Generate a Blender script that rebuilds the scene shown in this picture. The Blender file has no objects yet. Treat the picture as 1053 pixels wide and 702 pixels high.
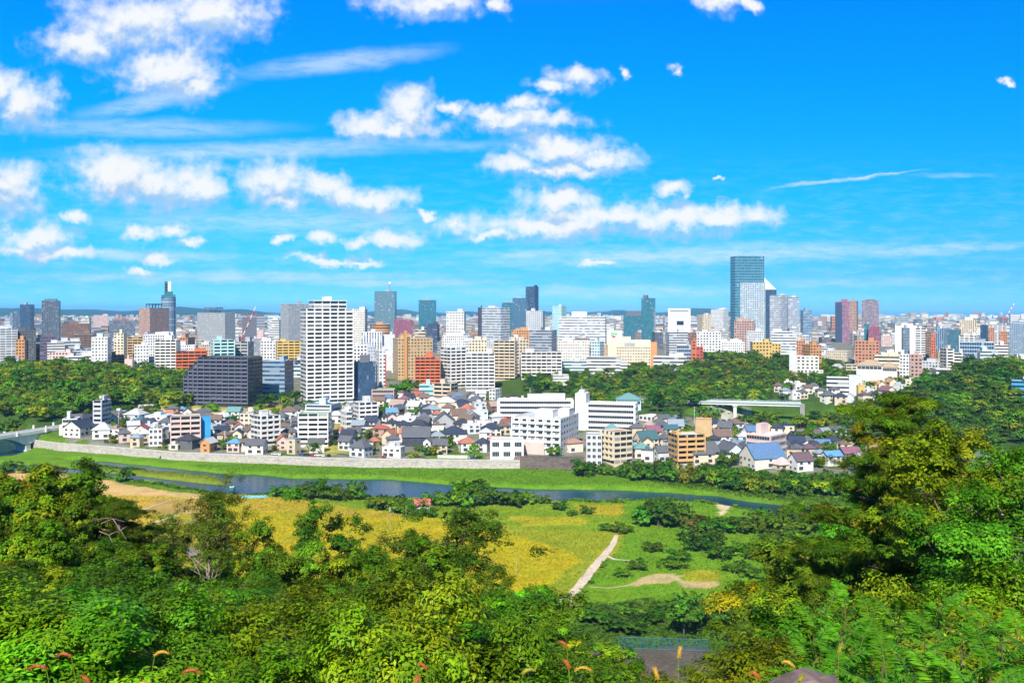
import bpy, math, random
import numpy as np

# ------------------------------------------------------------------ camera, world, sun, exposure
F, CX, HY, H = 950.0, 526.5, 317.0, 90.0          # focal length in photo pixels, centre column, horizon row, eye height
SUN_AZ, SUN_EL = math.radians(191), math.radians(40)   # clockwise from the view axis (+Y): behind and to the left
scene = bpy.context.scene
COL = scene.collection
cam_d = bpy.data.cameras.new('camera'); cam = bpy.data.objects.new('camera', cam_d); COL.objects.link(cam)
cam.location = (0, 0, H); cam.rotation_euler = (math.pi / 2, 0, 0)
cam_d.sensor_width = 36; cam_d.lens = 36 * F / 1053; cam_d.shift_y = -(351 - HY) / 1053
cam_d.clip_start = 0.3; cam_d.clip_end = 200000
scene.camera = cam

world = bpy.data.worlds.new('World'); scene.world = world; world.use_nodes = True
SKY_STRENGTH, SUN_STRENGTH, EXPOSURE = 0.085, 5.0, 0.50
sun_d = bpy.data.lights.new('sun', 'SUN'); sun_d.energy = SUN_STRENGTH; sun_d.angle = math.radians(0.5); sun_d.color = (1.0, 0.93, 0.82)
sun = bpy.data.objects.new('sun', sun_d); COL.objects.link(sun)
sun.rotation_euler = (math.pi / 2 - SUN_EL, 0, math.pi - SUN_AZ)
scene.view_settings.view_transform = 'Standard'; scene.view_settings.look = 'None'
scene.view_settings.exposure = EXPOSURE; scene.view_settings.gamma = 1.0
scene.view_settings.use_curve_mapping = False
cy = scene.cycles
cy.max_bounces = 5; cy.diffuse_bounces = 2; cy.glossy_bounces = 2; cy.transmission_bounces = 3; cy.transparent_max_bounces = 4; cy.volume_bounces = 0
cy.use_denoising = True; cy.use_adaptive_sampling = True; cy.adaptive_threshold = 0.012
cy.caustics_reflective = False; cy.caustics_refractive = False

# node expression helper -------------------------------------------------------------
class E:
    """Arithmetic on node sockets."""
    def __init__(s, nt, v): s.nt, s.v = nt, v
    def m(s, op, *o):
        n = s.nt.nodes.new('ShaderNodeMath'); n.operation = op
        for i, a in enumerate((s,) + o):
            a = a.v if isinstance(a, E) else a
            if isinstance(a, (int, float)): n.inputs[i].default_value = a
            else: s.nt.links.new(a, n.inputs[i])
        return E(s.nt, n.outputs[0])
    def __add__(s, o): return s.m('ADD', o)
    def __sub__(s, o): return s.m('SUBTRACT', o)
    def __mul__(s, o): return s.m('MULTIPLY', o)
    def __truediv__(s, o): return s.m('DIVIDE', o)
    def sstep(s, a, b):
        n = s.nt.nodes.new('ShaderNodeMapRange'); n.interpolation_type = 'SMOOTHSTEP'
        s.nt.links.new(s.v, n.inputs[0]); n.inputs[1].default_value = a; n.inputs[2].default_value = b
        return E(s.nt, n.outputs[0])
def vmath(nt, op, a, b=None, c=None):
    n = nt.nodes.new('ShaderNodeVectorMath'); n.operation = op
    for i, x in enumerate((a, b, c)):
        if x is None: continue
        if isinstance(x, (tuple, list)): n.inputs[i].default_value = x
        else: nt.links.new(x, n.inputs[i])
    return n.outputs['Value'] if op in ('LENGTH', 'DOT_PRODUCT') else n.outputs[0]
def mixcol(nt, f, a, b, blend='MIX'):
    n = nt.nodes.new('ShaderNodeMix'); n.data_type = 'RGBA'; n.blend_type = blend
    for i, x in ((0, f), (6, a), (7, b)):
        x = x.v if isinstance(x, E) else x
        if isinstance(x, (int, float)): n.inputs[i].default_value = x
        elif isinstance(x, (tuple, list)): n.inputs[i].default_value = tuple(x)[:3] + (1,)
        else: nt.links.new(x, n.inputs[i])
    return n.outputs[2]
def noise(nt, vec, scale, detail=3, rough=.55, out=0, dim='3D'):
    n = nt.nodes.new('ShaderNodeTexNoise'); n.noise_dimensions = dim
    n.inputs['Scale'].default_value = scale; n.inputs['Detail'].default_value = detail; n.inputs['Roughness'].default_value = rough
    if vec is not None: nt.links.new(vec, n.inputs['Vector'])
    return n.outputs[out]

# ------------------------------------------------------------------ sky with clouds (by direction in the world)
def build_sky():
    nt = world.node_tree; nt.nodes.clear()
    out = nt.nodes.new('ShaderNodeOutputWorld')
    sky = nt.nodes.new('ShaderNodeTexSky'); sky.sky_type = 'NISHITA'; sky.sun_disc = False
    sky.sun_elevation = SUN_EL; sky.sun_rotation = -SUN_AZ
    sky.altitude = 100; sky.air_density = 1.0; sky.dust_density = 0.15; sky.ozone_density = 3.0
    tc = nt.nodes.new('ShaderNodeTexCoord')
    sp = nt.nodes.new('ShaderNodeSeparateXYZ'); nt.links.new(tc.outputs['Generated'], sp.inputs[0])
    x, y, z = (E(nt, sp.outputs[i]) for i in range(3))
    # clear, deep blue autumn air: the sky colour is deepened towards blue by height above the horizon
    rp = nt.nodes.new('ShaderNodeValToRGB'); cr_ = rp.color_ramp; st = [(0.0, (.20,.80,2.0)), (.03, (.12,.60,1.32)), (.114, (.03,.72,1.1)), (.22, (.003,.80,1.4)), (.31, (.0,.80,1.75)), (.46, (.75,.85,.95))]
    while len(cr_.elements) < len(st): cr_.elements.new(.5)
    for e_, (p_, c_) in zip(cr_.elements, st): e_.position = p_; e_.color = c_ + (1,)
    nt.links.new(z.v, rp.inputs[0]); skyc = mixcol(nt, 1.0, sky.outputs[0], rp.outputs[0], 'MULTIPLY')
    bg0 = nt.nodes.new('ShaderNodeBackground'); bg0.inputs[1].default_value = SKY_STRENGTH
    nt.links.new(skyc, bg0.inputs[0])
    yy = y.m('MAXIMUM', 0.05)
    u, v = x / yy * 9.5, z / yy * 9.5                                    # unit = about six degrees of sky
    cmb = nt.nodes.new('ShaderNodeCombineXYZ'); nt.links.new(u.v, cmb.inputs[0]); nt.links.new(v.v, cmb.inputs[1])
    uv = cmb.outputs[0]
    blobs = [(85,42,50,20),(140,22,75,34),(215,12,62,28),(172,72,58,27),(200,90,32,10),(25,104,40,25),(-5,90,30,22),(10,192,34,28),(-15,180,30,25),
        (120,178,55,28),(165,188,72,26),(205,192,38,18),(285,184,48,21),(330,190,30,14),(385,204,45,14),(355,200,30,12),(290,207,26,8),(36,244,48,17),(60,262,45,8),(20,258,30,8),(145,240,18,8),
        (175,238,17,9),(195,250,11,6),(162,264,20,6),(145,277,15,5),(80,222,13,8),(440,3,62,14),(515,4,14,9),(422,112,30,24),(378,128,32,14),(408,134,52,12),(462,110,14,8),
        (540,124,58,12),(505,118,30,9),(538,108,22,9),(592,78,32,10),(568,88,24,7),(575,153,52,17),(530,168,36,12),(622,163,38,13),(580,174,68,7),(575,205,44,14),(620,222,110,15),
        (560,232,95,13),(690,196,17,9),(740,222,66,12),(690,225,70,14),(737,188,6,3),(400,245,36,10),(372,247,25,7),(330,243,16,7),(467,230,20,11),(440,221,9,5),(505,242,30,6),(335,268,40,5),(372,272,20,4),(290,246,10,5),
        (740,1,30,9),(775,3,12,7),(695,72,7,6),(1033,85,8,4),(645,75,6,7),(616,271,20,3)]
    streaks = [(350,64,140,15,-.12,.42),(260,154,270,13,-.02,.42),(160,104,110,13,-.2,.4),(860,186,90,3.2,-.13,.5),(900,180,60,1.6,-.12,.55),(720,262,330,15,-.03,.42),(960,257,130,9,-.05,.4),(300,228,320,18,0,.3),
               (150,132,190,14,0,.34),(470,150,90,8,0,.25),(630,300,240,10,0,.3),(250,285,330,9,0,.35),(120,262,180,8,.02,.4),(400,290,160,7,0,.35),(560,262,120,9,0,.35),(980,180,60,4,0,.2),(880,290,200,8,0,.16)]
    k = 9.5 / F
    # domain warp gives the billows
    wn = vmath(nt, 'SUBTRACT', noise(nt, uv, 3.0, 4, .6, 1), (.5, .5, .5))
    wv = vmath(nt, 'MULTIPLY_ADD', wn, (.42, .30, 0), uv)
    wn2 = vmath(nt, 'SUBTRACT', noise(nt, uv, 11.0, 4, .65, 1), (.5, .5, .5))
    wv = vmath(nt, 'MULTIPLY_ADD', wn2, (.10, .08, 0), wv)
    def field(vec):
        acc = None
        for (bx, by, rx, ry) in blobs:
            cx_, cy_ = (bx - CX) * k, (HY - by) * k
            sx, sy = 1 / (rx * k * 1.12), 1 / (ry * k * 1.12)
            d = vmath(nt, 'LENGTH', vmath(nt, 'MULTIPLY_ADD', vec, (sx, sy, 0), (-cx_ * sx, -cy_ * sy, 0)))
            acc = E(nt, d) if acc is None else acc.m('SMOOTH_MIN', E(nt, d), 0.07)
        return acc * -1 + 1.0
    f1 = field(wv)
    f2 = field(vmath(nt, 'ADD', wv, (-.04, .17, 0)))
    fbm = E(nt, noise(nt, uv, 6.5, 8, .52)); big = E(nt, noise(nt, uv, 2.6, 3, .5))
    fl = f1 + (fbm - .5) * 1.15 + (big - .5) * .7 - .06 + (f2 - f1).m('MAXIMUM', 0.0) * .38
    dens = fl.sstep(-0.26, 0.80)
    fb2 = E(nt, noise(nt, vmath(nt, 'ADD', uv, (-.03, .07, 0)), 6.5, 6, .52))
    lit = ((f1 - f2) * 1.0 + (fbm - fb2) * 1.5).sstep(-.60, .42)
    ccol = mixcol(nt, lit, (.31, .45, .64), (.675, .69, .70))
    # high thin streaks
    sacc = None
    ws = nt.nodes.new('ShaderNodeSeparateXYZ'); nt.links.new(vmath(nt, 'MULTIPLY_ADD', wn, (.35, .10, 0), uv), ws.inputs[0]); u2, v2 = E(nt, ws.outputs[0]), E(nt, ws.outputs[1])
    sn = E(nt, noise(nt, vmath(nt, 'MULTIPLY', uv, (1.3, 6.5, 1)), 2.2, 6, .68))
    for (bx, by, rx, ry, slope, al) in streaks:
        px_, py_ = (bx - CX) * k, (HY - by) * k
        du = u2 - px_; dv = (v2 - py_) + du * slope
        q = ((du / (rx * k)).m('POWER', 2) + (dv / (ry * k)).m('POWER', 2)).m('SQRT')
        s = (q * -1 + 1.0).sstep(0, .9) * al
        sacc = s if sacc is None else sacc.m('MAXIMUM', s)
    thin = sacc * (sn.sstep(.12, .62)) * 1.35
    thin = thin + (sn.sstep(.4, .8) * (v.sstep(1.9, .3))) * .26
    base = mixcol(nt, 1.0, skyc, (SKY_STRENGTH,) * 3, 'MULTIPLY')
    c1 = mixcol(nt, thin.m('MINIMUM', 1), base, (.53, .63, .715))
    c2 = mixcol(nt, dens * .98, c1, ccol)
    # a little haze low over the city softens the far clouds
    bg1 = nt.nodes.new('ShaderNodeBackground'); bg1.inputs[1].default_value = 0.80
    c2 = mixcol(nt, 1.0, c2, (1.25, 1.25, 1.25), 'MULTIPLY')
    nt.links.new(c2, bg1.inputs[0])
    region = y.sstep(.30, .5) * z.sstep(-.01, .0)
    mx = nt.nodes.new('ShaderNodeMixShader'); nt.links.new(region.v, mx.inputs[0])
    nt.links.new(bg0.outputs[0], mx.inputs[1]); nt.links.new(bg1.outputs[0], mx.inputs[2])
    nt.links.new(mx.outputs[0], out.inputs[0])
if not globals().get("NOCLOUD"): build_sky()

# ------------------------------------------------------------------ helpers
random.seed(7); RNG = np.random.default_rng(7)
def sm(a, b, x):
    t = np.clip((x - a) / (b - a), 0, 1); return t * t * (3 - 2 * t)
def interp(pts, x): return np.interp(x, [p[0] for p in pts], [p[1] for p in pts])

class MB:
    """Collects boxes, prisms and tubes into one mesh."""
    def __init__(s): s.v, s.f, s.m, s.uv = [], [], [], []
    def face(s, pts, mi=0, uv=None):
        b = len(s.v); s.v += [tuple(p) for p in pts]; s.f.append(tuple(range(b, b + len(pts)))); s.m.append(mi); s.uv.append(uv or [(0, 0)] * len(pts))
    def box(s, x0, x1, y0, y1, z0, z1, mi=0, bottom=True):
        A = [(x0,y0,z0),(x1,y0,z0),(x1,y1,z0),(x0,y1,z0),(x0,y0,z1),(x1,y0,z1),(x1,y1,z1),(x0,y1,z1)]
        b = len(s.v); s.v += A
        for q in ((0,1,5,4),(1,2,6,5),(2,3,7,6),(3,0,4,7),(4,5,6,7)) + (((3,2,1,0),) if bottom else ()):
            s.f.append(tuple(b + i for i in q)); s.m.append(mi); s.uv.append([(0, 0)] * 4)
    def prism(s, poly, z0, z1, mi=0, mtop=None):
        n = len(poly); b = len(s.v)
        s.v += [(p[0], p[1], z0) for p in poly] + [(p[0], p[1], z1) for p in poly]
        for i in range(n):
            j = (i + 1) % n; s.f.append((b + i, b + j, b + n + j, b + n + i)); s.m.append(mi); s.uv.append([(0, 0)] * 4)
        s.f.append(tuple(b + n + i for i in range(n))); s.m.append(mi if mtop is None else mtop); s.uv.append([(0, 0)] * n)
    def tube(s, pts, rad, n=6, mi=0):
        pts = [np.array(p, float) for p in pts]; rings = []
        for i, p in enumerate(pts):
            d = pts[min(i + 1, len(pts) - 1)] - pts[max(i - 1, 0)]; d /= (np.linalg.norm(d) + 1e-9)
            a = np.cross(d, (0, 0, 1) if abs(d[2]) < .9 else (1, 0, 0)); a /= np.linalg.norm(a); c = np.cross(d, a)
            b = len(s.v); r = rad[i] if hasattr(rad, '__len__') else rad
            for k in range(n):
                t = 2 * math.pi * k / n; s.v.append(tuple(p + r * (math.cos(t) * a + math.sin(t) * c)))
            rings.append(b)
        for r0, r1 in zip(rings, rings[1:]):
            for k in range(n):
                j = (k + 1) % n; s.f.append((r0 + k, r1 + k, r1 + j, r0 + j)); s.m.append(mi); s.uv.append([(0, 0)] * 4)
        s.f.append(tuple(rings[-1] + k for k in range(n))); s.m.append(mi); s.uv.append([(0, 0)] * n)
    def mesh(s, name, mats, smooth=False):
        me = bpy.data.meshes.new(name); me.from_pydata(s.v, [], s.f)
        for m in (mats if isinstance(mats, (list, tuple)) else [mats]): me.materials.append(m)
        me.polygons.foreach_set('material_index', s.m)
        if any(any(q != (0, 0) for q in u) for u in s.uv):
            l = me.uv_layers.new(name='UVMap'); l.data.foreach_set('uv', [c for u in s.uv for q in u for c in q])
        if smooth: me.polygons.foreach_set('use_smooth', [True] * len(s.f))
        me.update(); return me

def link(name, me, parent=None, loc=(0, 0, 0), rot=0):
    o = bpy.data.objects.new(name, me); COL.objects.link(o); o.location = loc
    if rot: o.rotation_euler = (0, 0, rot)
    if parent: o.parent = parent
    return o
def tag(o, label, cat, group=None, kind=None):
    o['label'] = label; o['category'] = cat
    if group: o['group'] = group
    if kind: o['kind'] = kind
    return o
def thing(name, loc, rot=0): return link(name, None, None, loc, rot)
def structure(name, me):
    o = link(name, me); o['kind'] = 'structure'; return o
def copy_tree(o, loc, rot=0, sc=None):
    c = o.copy(); COL.objects.link(c); c.location = loc; c.rotation_euler = (0, 0, rot)
    if sc: c.scale = sc
    for ch in o.children:
        k = ch.copy(); COL.objects.link(k); k.parent = c
        for g in ch.children:
            q = g.copy(); COL.objects.link(q); q.parent = k
    return c

# materials ----------------------------------------------------------------
_mats = {}
def mat(name, col=(.5, .5, .5), rough=.7, var=.12, scale=.6, metal=0.0, spec=.4, bump=0.0):
    key = (name, tuple(col), rough)
    if key in _mats: return _mats[key]
    m = bpy.data.materials.new(name); m.use_nodes = True; nt = m.node_tree; b = nt.nodes['Principled BSDF']
    b.inputs['Roughness'].default_value = rough; b.inputs['Metallic'].default_value = metal; b.inputs['Specular IOR Level'].default_value = spec
    if var:
        g = nt.nodes.new('ShaderNodeNewGeometry'); n = noise(nt, g.outputs['Position'], scale, 4, .65)
        c = mixcol(nt, E(nt, n).sstep(.25, .75), [x * (1 - var) for x in col], [min(1, x * (1 + var)) for x in col])
        nt.links.new(c, b.inputs['Base Color'])
        if bump:
            bp = nt.nodes.new('ShaderNodeBump'); bp.inputs['Strength'].default_value = bump; nt.links.new(n, bp.inputs['Height']); nt.links.new(bp.outputs[0], b.inputs['Normal'])
    else: b.inputs['Base Color'].default_value = tuple(col) + (1,)
    _mats[key] = m; return m

PAL = dict(white=(.70,.69,.67), offwhite=(.70,.66,.58), cream=(.70,.60,.44), beige=(.56,.46,.33), tan=(.52,.36,.18), brown=(.22,.13,.09), pinkbrown=(.45,.29,.24),
    grey=(.36,.37,.38), lightgrey=(.55,.57,.60), darkgrey=(.11,.115,.12), black=(.035,.036,.04), navy=(.045,.05,.085), red=(.50,.07,.04), redorange=(.56,.14,.05), orange=(.56,.27,.10), terracotta=(.50,.22,.12),
    pink=(.66,.48,.44), purple=(.17,.09,.12), magenta=(.30,.09,.15), mauve=(.26,.17,.20), yellow=(.62,.42,.11), bluegrey=(.24,.33,.42), paleblue=(.55,.68,.76), teal=(.03,.16,.19), tealglass=(.17,.34,.45), apricot=(.62,.36,.14), paleteal=(.42,.66,.66),
    blue=(.05,.20,.45), brightblue=(.04,.32,.62), greenroof=(.25,.50,.30), darkblue=(.03,.05,.11), slate=(.12,.13,.16), copper=(.10,.35,.34), stone=(.62,.58,.52))
GLASS = dict(dark=(.02,.03,.04), blue=(.03,.07,.13), teal=(.035,.125,.175), grey=(.10,.13,.16))

def facade(wall, glass='dark', wf=.6, vlo=.28, vhi=.78, rough=.6, grough=.12, gmetal=0.0, curtain=.18):
    """Wall with a window in every cell of the UV grid (one cell = one bay by one storey)."""
    key = ('facade', wall, glass, wf, vlo, vhi, rough, gmetal)
    if key in _mats: return _mats[key]
    m = bpy.data.materials.new('facade_' + wall); m.use_nodes = True; nt = m.node_tree; b = nt.nodes['Principled BSDF']
    uv = nt.nodes.new('ShaderNodeUVMap'); sp = nt.nodes.new('ShaderNodeSeparateXYZ'); nt.links.new(uv.outputs[0], sp.inputs[0])
    u, v = E(nt, sp.outputs[0]), E(nt, sp.outputs[1])
    fu, fv = u.m('FRACT'), v.m('FRACT')
    mu = ((fu - .5).m('ABSOLUTE')).m('LESS_THAN', wf / 2) if wf < .999 else None
    mv = fv.m('GREATER_THAN', vlo) * fv.m('LESS_THAN', vhi)
    w = mv if mu is None else mu * mv
    cmb = nt.nodes.new('ShaderNodeCombineXYZ'); nt.links.new(u.m('FLOOR').v, cmb.inputs[0]); nt.links.new(v.m('FLOOR').v, cmb.inputs[1])
    wn = nt.nodes.new('ShaderNodeTexWhiteNoise'); wn.noise_dimensions = '2D'; nt.links.new(cmb.outputs[0], wn.inputs['Vector'])
    rnd = E(nt, wn.outputs[0])
    gc = GLASS[glass]; wc = PAL[wall]
    gv = 1.35 if wf > .85 and vhi > .9 else 2.2
    gcol = mixcol(nt, rnd.sstep(.2, 1.0), gc, [min(1, c * gv + .006) for c in gc])
    curtain = .04 if gv < 2 and vlo < .2 else curtain
    gcol = mixcol(nt, rnd.m('GREATER_THAN', 1 - curtain) * .55, gcol, [.5 * c + .22 for c in wc])
    g = nt.nodes.new('ShaderNodeNewGeometry')
    st = E(nt, noise(nt, vmath(nt, 'MULTIPLY', g.outputs['Position'], (.35, .35, .06)), 1.0, 3, .6))
    wcol = mixcol(nt, st.sstep(.3, .75), wc, [c * .84 for c in wc])
    nt.links.new(mixcol(nt, w, wcol, gcol), b.inputs['Base Color'])
    nt.links.new((w * (grough - rough) + rough).v, b.inputs['Roughness'])
    if gmetal: nt.links.new((w * gmetal).v, b.inputs['Metallic'])
    _mats[key] = m; return m

def leaf_mat(name, rough=.55, trans=.3, huevar=.024, valvar=.38):
    m = bpy.data.materials.new(name); m.use_nodes = True; nt = m.node_tree; b = nt.nodes['Principled BSDF']; out = nt.nodes['Material Output']
    a = nt.nodes.new('ShaderNodeAttribute'); a.attribute_name = 'tint'
    oi = nt.nodes.new('ShaderNodeObjectInfo'); r = E(nt, oi.outputs['Random'])
    hs = nt.nodes.new('ShaderNodeHueSaturation'); nt.links.new(a.outputs['Color'], hs.inputs['Color'])
    nt.links.new((r * (2 * huevar) + (.5 - huevar)).v, hs.inputs['Hue'])
    nt.links.new(((r * 7.31).m('FRACT') * (2 * valvar) + (1 - valvar)).v, hs.inputs['Value'])
    nt.links.new(hs.outputs[0], b.inputs['Base Color']); b.inputs['Roughness'].default_value = rough; b.inputs['Specular IOR Level'].default_value = .12
    t = nt.nodes.new('ShaderNodeBsdfTranslucent')
    tcol = mixcol(nt, 1.0, hs.outputs[0], (1.25, 1.25, .5), 'MULTIPLY'); nt.links.new(tcol, t.inputs[0])
    mx = nt.nodes.new('ShaderNodeMixShader'); mx.inputs[0].default_value = trans
    nt.links.new(b.outputs[0], mx.inputs[1]); nt.links.new(t.outputs[0], mx.inputs[2]); nt.links.new(mx.outputs[0], out.inputs[0])
    return m
LEAF = leaf_mat('foliage'); LEAF_SHINY = leaf_mat('glossy_foliage', .45, .25); GRASS = leaf_mat('grass_blades', .7, .3, .01, .1)
BARK = mat('bark', (.10, .075, .055), .9, .35, 6.0, bump=.4); PALEBARK = mat('pale_bark', (.34, .27, .22), .85, .3, 5.0); REDBARK = mat('reddish_bark', (.20, .12, .09), .9, .35, 5.0)
CONC = mat('concrete', (.52, .52, .50), .8, .15, .4); ROOFGREY = mat('roof_deck', (.34, .35, .37), .85, .25, .3); METAL = mat('grey_metal', (.42, .43, .45), .45, .1, 1.0, .5)
WHITEP = mat('white_paint', (.80, .80, .78), .6, .06, .5); GLASSM = mat('window_glass', (.025, .035, .05), .08, .3, .8, 0, .6)
# ------------------------------------------------------------------ terrain
def pxof(x, y): return CX + F * x / np.maximum(y, 8.0)
EDGE = [(-300,700),(-20,662),(26,645),(33,590),(60,575),(110,561),(180,538),(330,517),(535,508),(600,503),(660,494),(720,484),(780,470),(840,458),(900,455),(1200,470)]
SLOPE = [(-300,.27),(100,.275),(250,.315),(420,.335),(560,.365),(640,.41),(720,.41),(800,.36),(900,.325),(1100,.30),(1400,.30)]
def poly_world(pp, z=0.0):
    return np.array([((px - CX) / F * (F * (H - z) / (py - HY)), F * (H - z) / (py - HY)) for px, py in pp])
RIVERS = [  # outlines of the water as seen from the eye point, laid on the ground
    [(225,488),(262,488),(300,492),(400,493),(470,499),(550,503),(640,504),(690,507),(735,510),(772,516),(830,522),(900,528),(900,545),(830,535),(765,524),(720,518),(672,514),(640,516.5),(555,516.5),(480,515),(430,514),(395,513),(360,507),(320,502),(290,506),(262,507),(236,501)],
    [(66,473),(110,474.5),(180,482),(232,487),(240,493),(190,488),(120,481),(90,478)],
    [(-40,478),(40,478),(60,480),(120,487),(180,494),(240,500),(285,503),(296,508),(240,510),(205,504),(150,497),(100,490),(40,484),(-40,486)],
    [(-90,451),(16,451.5),(31,452.5),(31,461),(24,466),(8,470),(-90,480)]]
RIVERW = [poly_world(p) for p in RIVERS]
def inside(px, py, poly):
    poly = np.asarray(poly, float); n = len(poly); r = np.zeros(np.shape(px), bool); j = n - 1
    for i in range(n):
        xi, yi = poly[i]; xj, yj = poly[j]
        c = ((yi > py) != (yj > py)) & (px < (xj - xi) * (py - yi) / (yj - yi + 1e-12) + xi)
        r ^= c; j = i
    return r
def sdist(x, y, poly):
    d = np.full(np.shape(x), 1e9)
    for (ax, ay), (bx, by) in zip(poly, np.roll(poly, -1, 0)):
        ex, ey = bx - ax, by - ay; t = np.clip(((x - ax) * ex + (y - ay) * ey) / (ex * ex + ey * ey + 1e-9), 0, 1)
        d = np.minimum(d, np.hypot(x - ax - t * ex, y - ay - t * ey))
    return np.where(inside(x, y, poly), -d, d)
def wob(x, y, s, seed=0.0):
    return (np.sin(x / s + 1.3 + seed) * np.cos(y / s * 1.13 + seed * 2.1) + .5 * np.sin(x / s * 2.3 + y / s * 1.7 + seed) + .3 * np.cos(x / s * 4.1 - y / s * 3.7 + seed)) / 1.8
def terr(x, y, carve=True):
    x = np.asarray(x, float); y = np.asarray(y, float); p = pxof(x, y)
    val = 1.9 + .35 * wob(x, y, 23.0) + .2 * wob(x, y, 7.0, 2.0)
    if carve:
        near = (y > 340) & (y < 760)
        if np.any(near):
            sd = np.full(x.shape, 1e3)
            for w in RIVERW: sd = np.where(near, np.minimum(sd, sdist(x, y, w)), sd)
            t = sm(-3.5, 5.0, sd + 1.0 * wob(x, y, 5.0, 4.0)); val = -1.6 * (1 - t) + val * t
    edge = interp(EDGE, p); wid = np.where(p < 605, 3.5, 16.0)
    ramp = sm(0, 1, np.clip((y - edge - 1.0) / wid, 0, 1))
    zt = 6 + 6.5 * sm(535, 660, y) + 6 * sm(650, 1000, y) + 2 * sm(1000, 2500, y) - 14 * sm(5000, 9000, y)
    low = np.clip(1 - ((p - 815) / 105) ** 2 - ((y - 692) / 62) ** 2, 0, 1); low = sm(0, .45, low); zt = zt * (1 - low) + 3.0 * low
    def bump(a, cp, cd, sp_, sd_): return a * np.exp(-((p - cp) / sp_) ** 2 - ((y - cd) / sd_) ** 2)
    zt = zt + bump(15, 760, 1010, 85, 105) + bump(14, 50, 850, 120, 130) + bump(20, 1030, 790, 70, 130) + bump(10, 590, 900, 60, 60)
    z = val * (1 - ramp) + zt * ramp
    # far blue hills, left and centre
    hl = (66 + 30 * wob(x, y, 1100.0) + 14 * wob(x, y, 380.0, 1.0)) * sm(380, 250, p) + (62 + 28 * wob(x, y, 1000.0, 3.0) + 10 * wob(x, y, 300.0, 2.0)) * sm(560, 640, p) * sm(790, 720, p) + (46 + 22 * wob(x, y, 800.0, 5.0)) * sm(330, 420, p) * sm(600, 540, p)
    hl = hl * (.78 + .30 * np.sin(p / 29 + 1) + .22 * np.sin(p / 12.3) + .12 * np.sin(p / 5.1 + 2))
    z = z + hl * sm(8200, 10500, y) * sm(17000, 12500, y)
    sea = sm(7200, 8600, y) * sm(760, 830, p); z = z * (1 - sea) - 6 * sea
    z = z * (1 - sm(13000, 17000, y)) - 6 * sm(13000, 17000, y)
    # the castle hill that the view is taken from
    yh = np.maximum(y - 1.2, 0); zh = 88.35 - interp(SLOPE, p) * yh - 3.2 * (1 - np.exp(-yh / 6.0)) + .6 * wob(x, y, 11.0, 7.0) * sm(12, 40, y)
    return np.maximum(zh, z)
def tz(x, y): return float(terr(np.array([x]), np.array([y]))[0])
def from_px(px, py, d0=None):
    """Point of the ground seen at a photo pixel (valley and town, beyond the castle hill)."""
    d = d0 or F * (H - 5) / (py - HY)
    for _ in range(12):
        z = tz((px - CX) / F * d, d); d = .5 * d + .5 * min(max(F * (H - z) / (py - HY), 200), 9000)
    return (px - CX) / F * d, d
def W(px, py, d): return ((px - CX) / F * d, d, H - (py - HY) / F * d)

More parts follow.
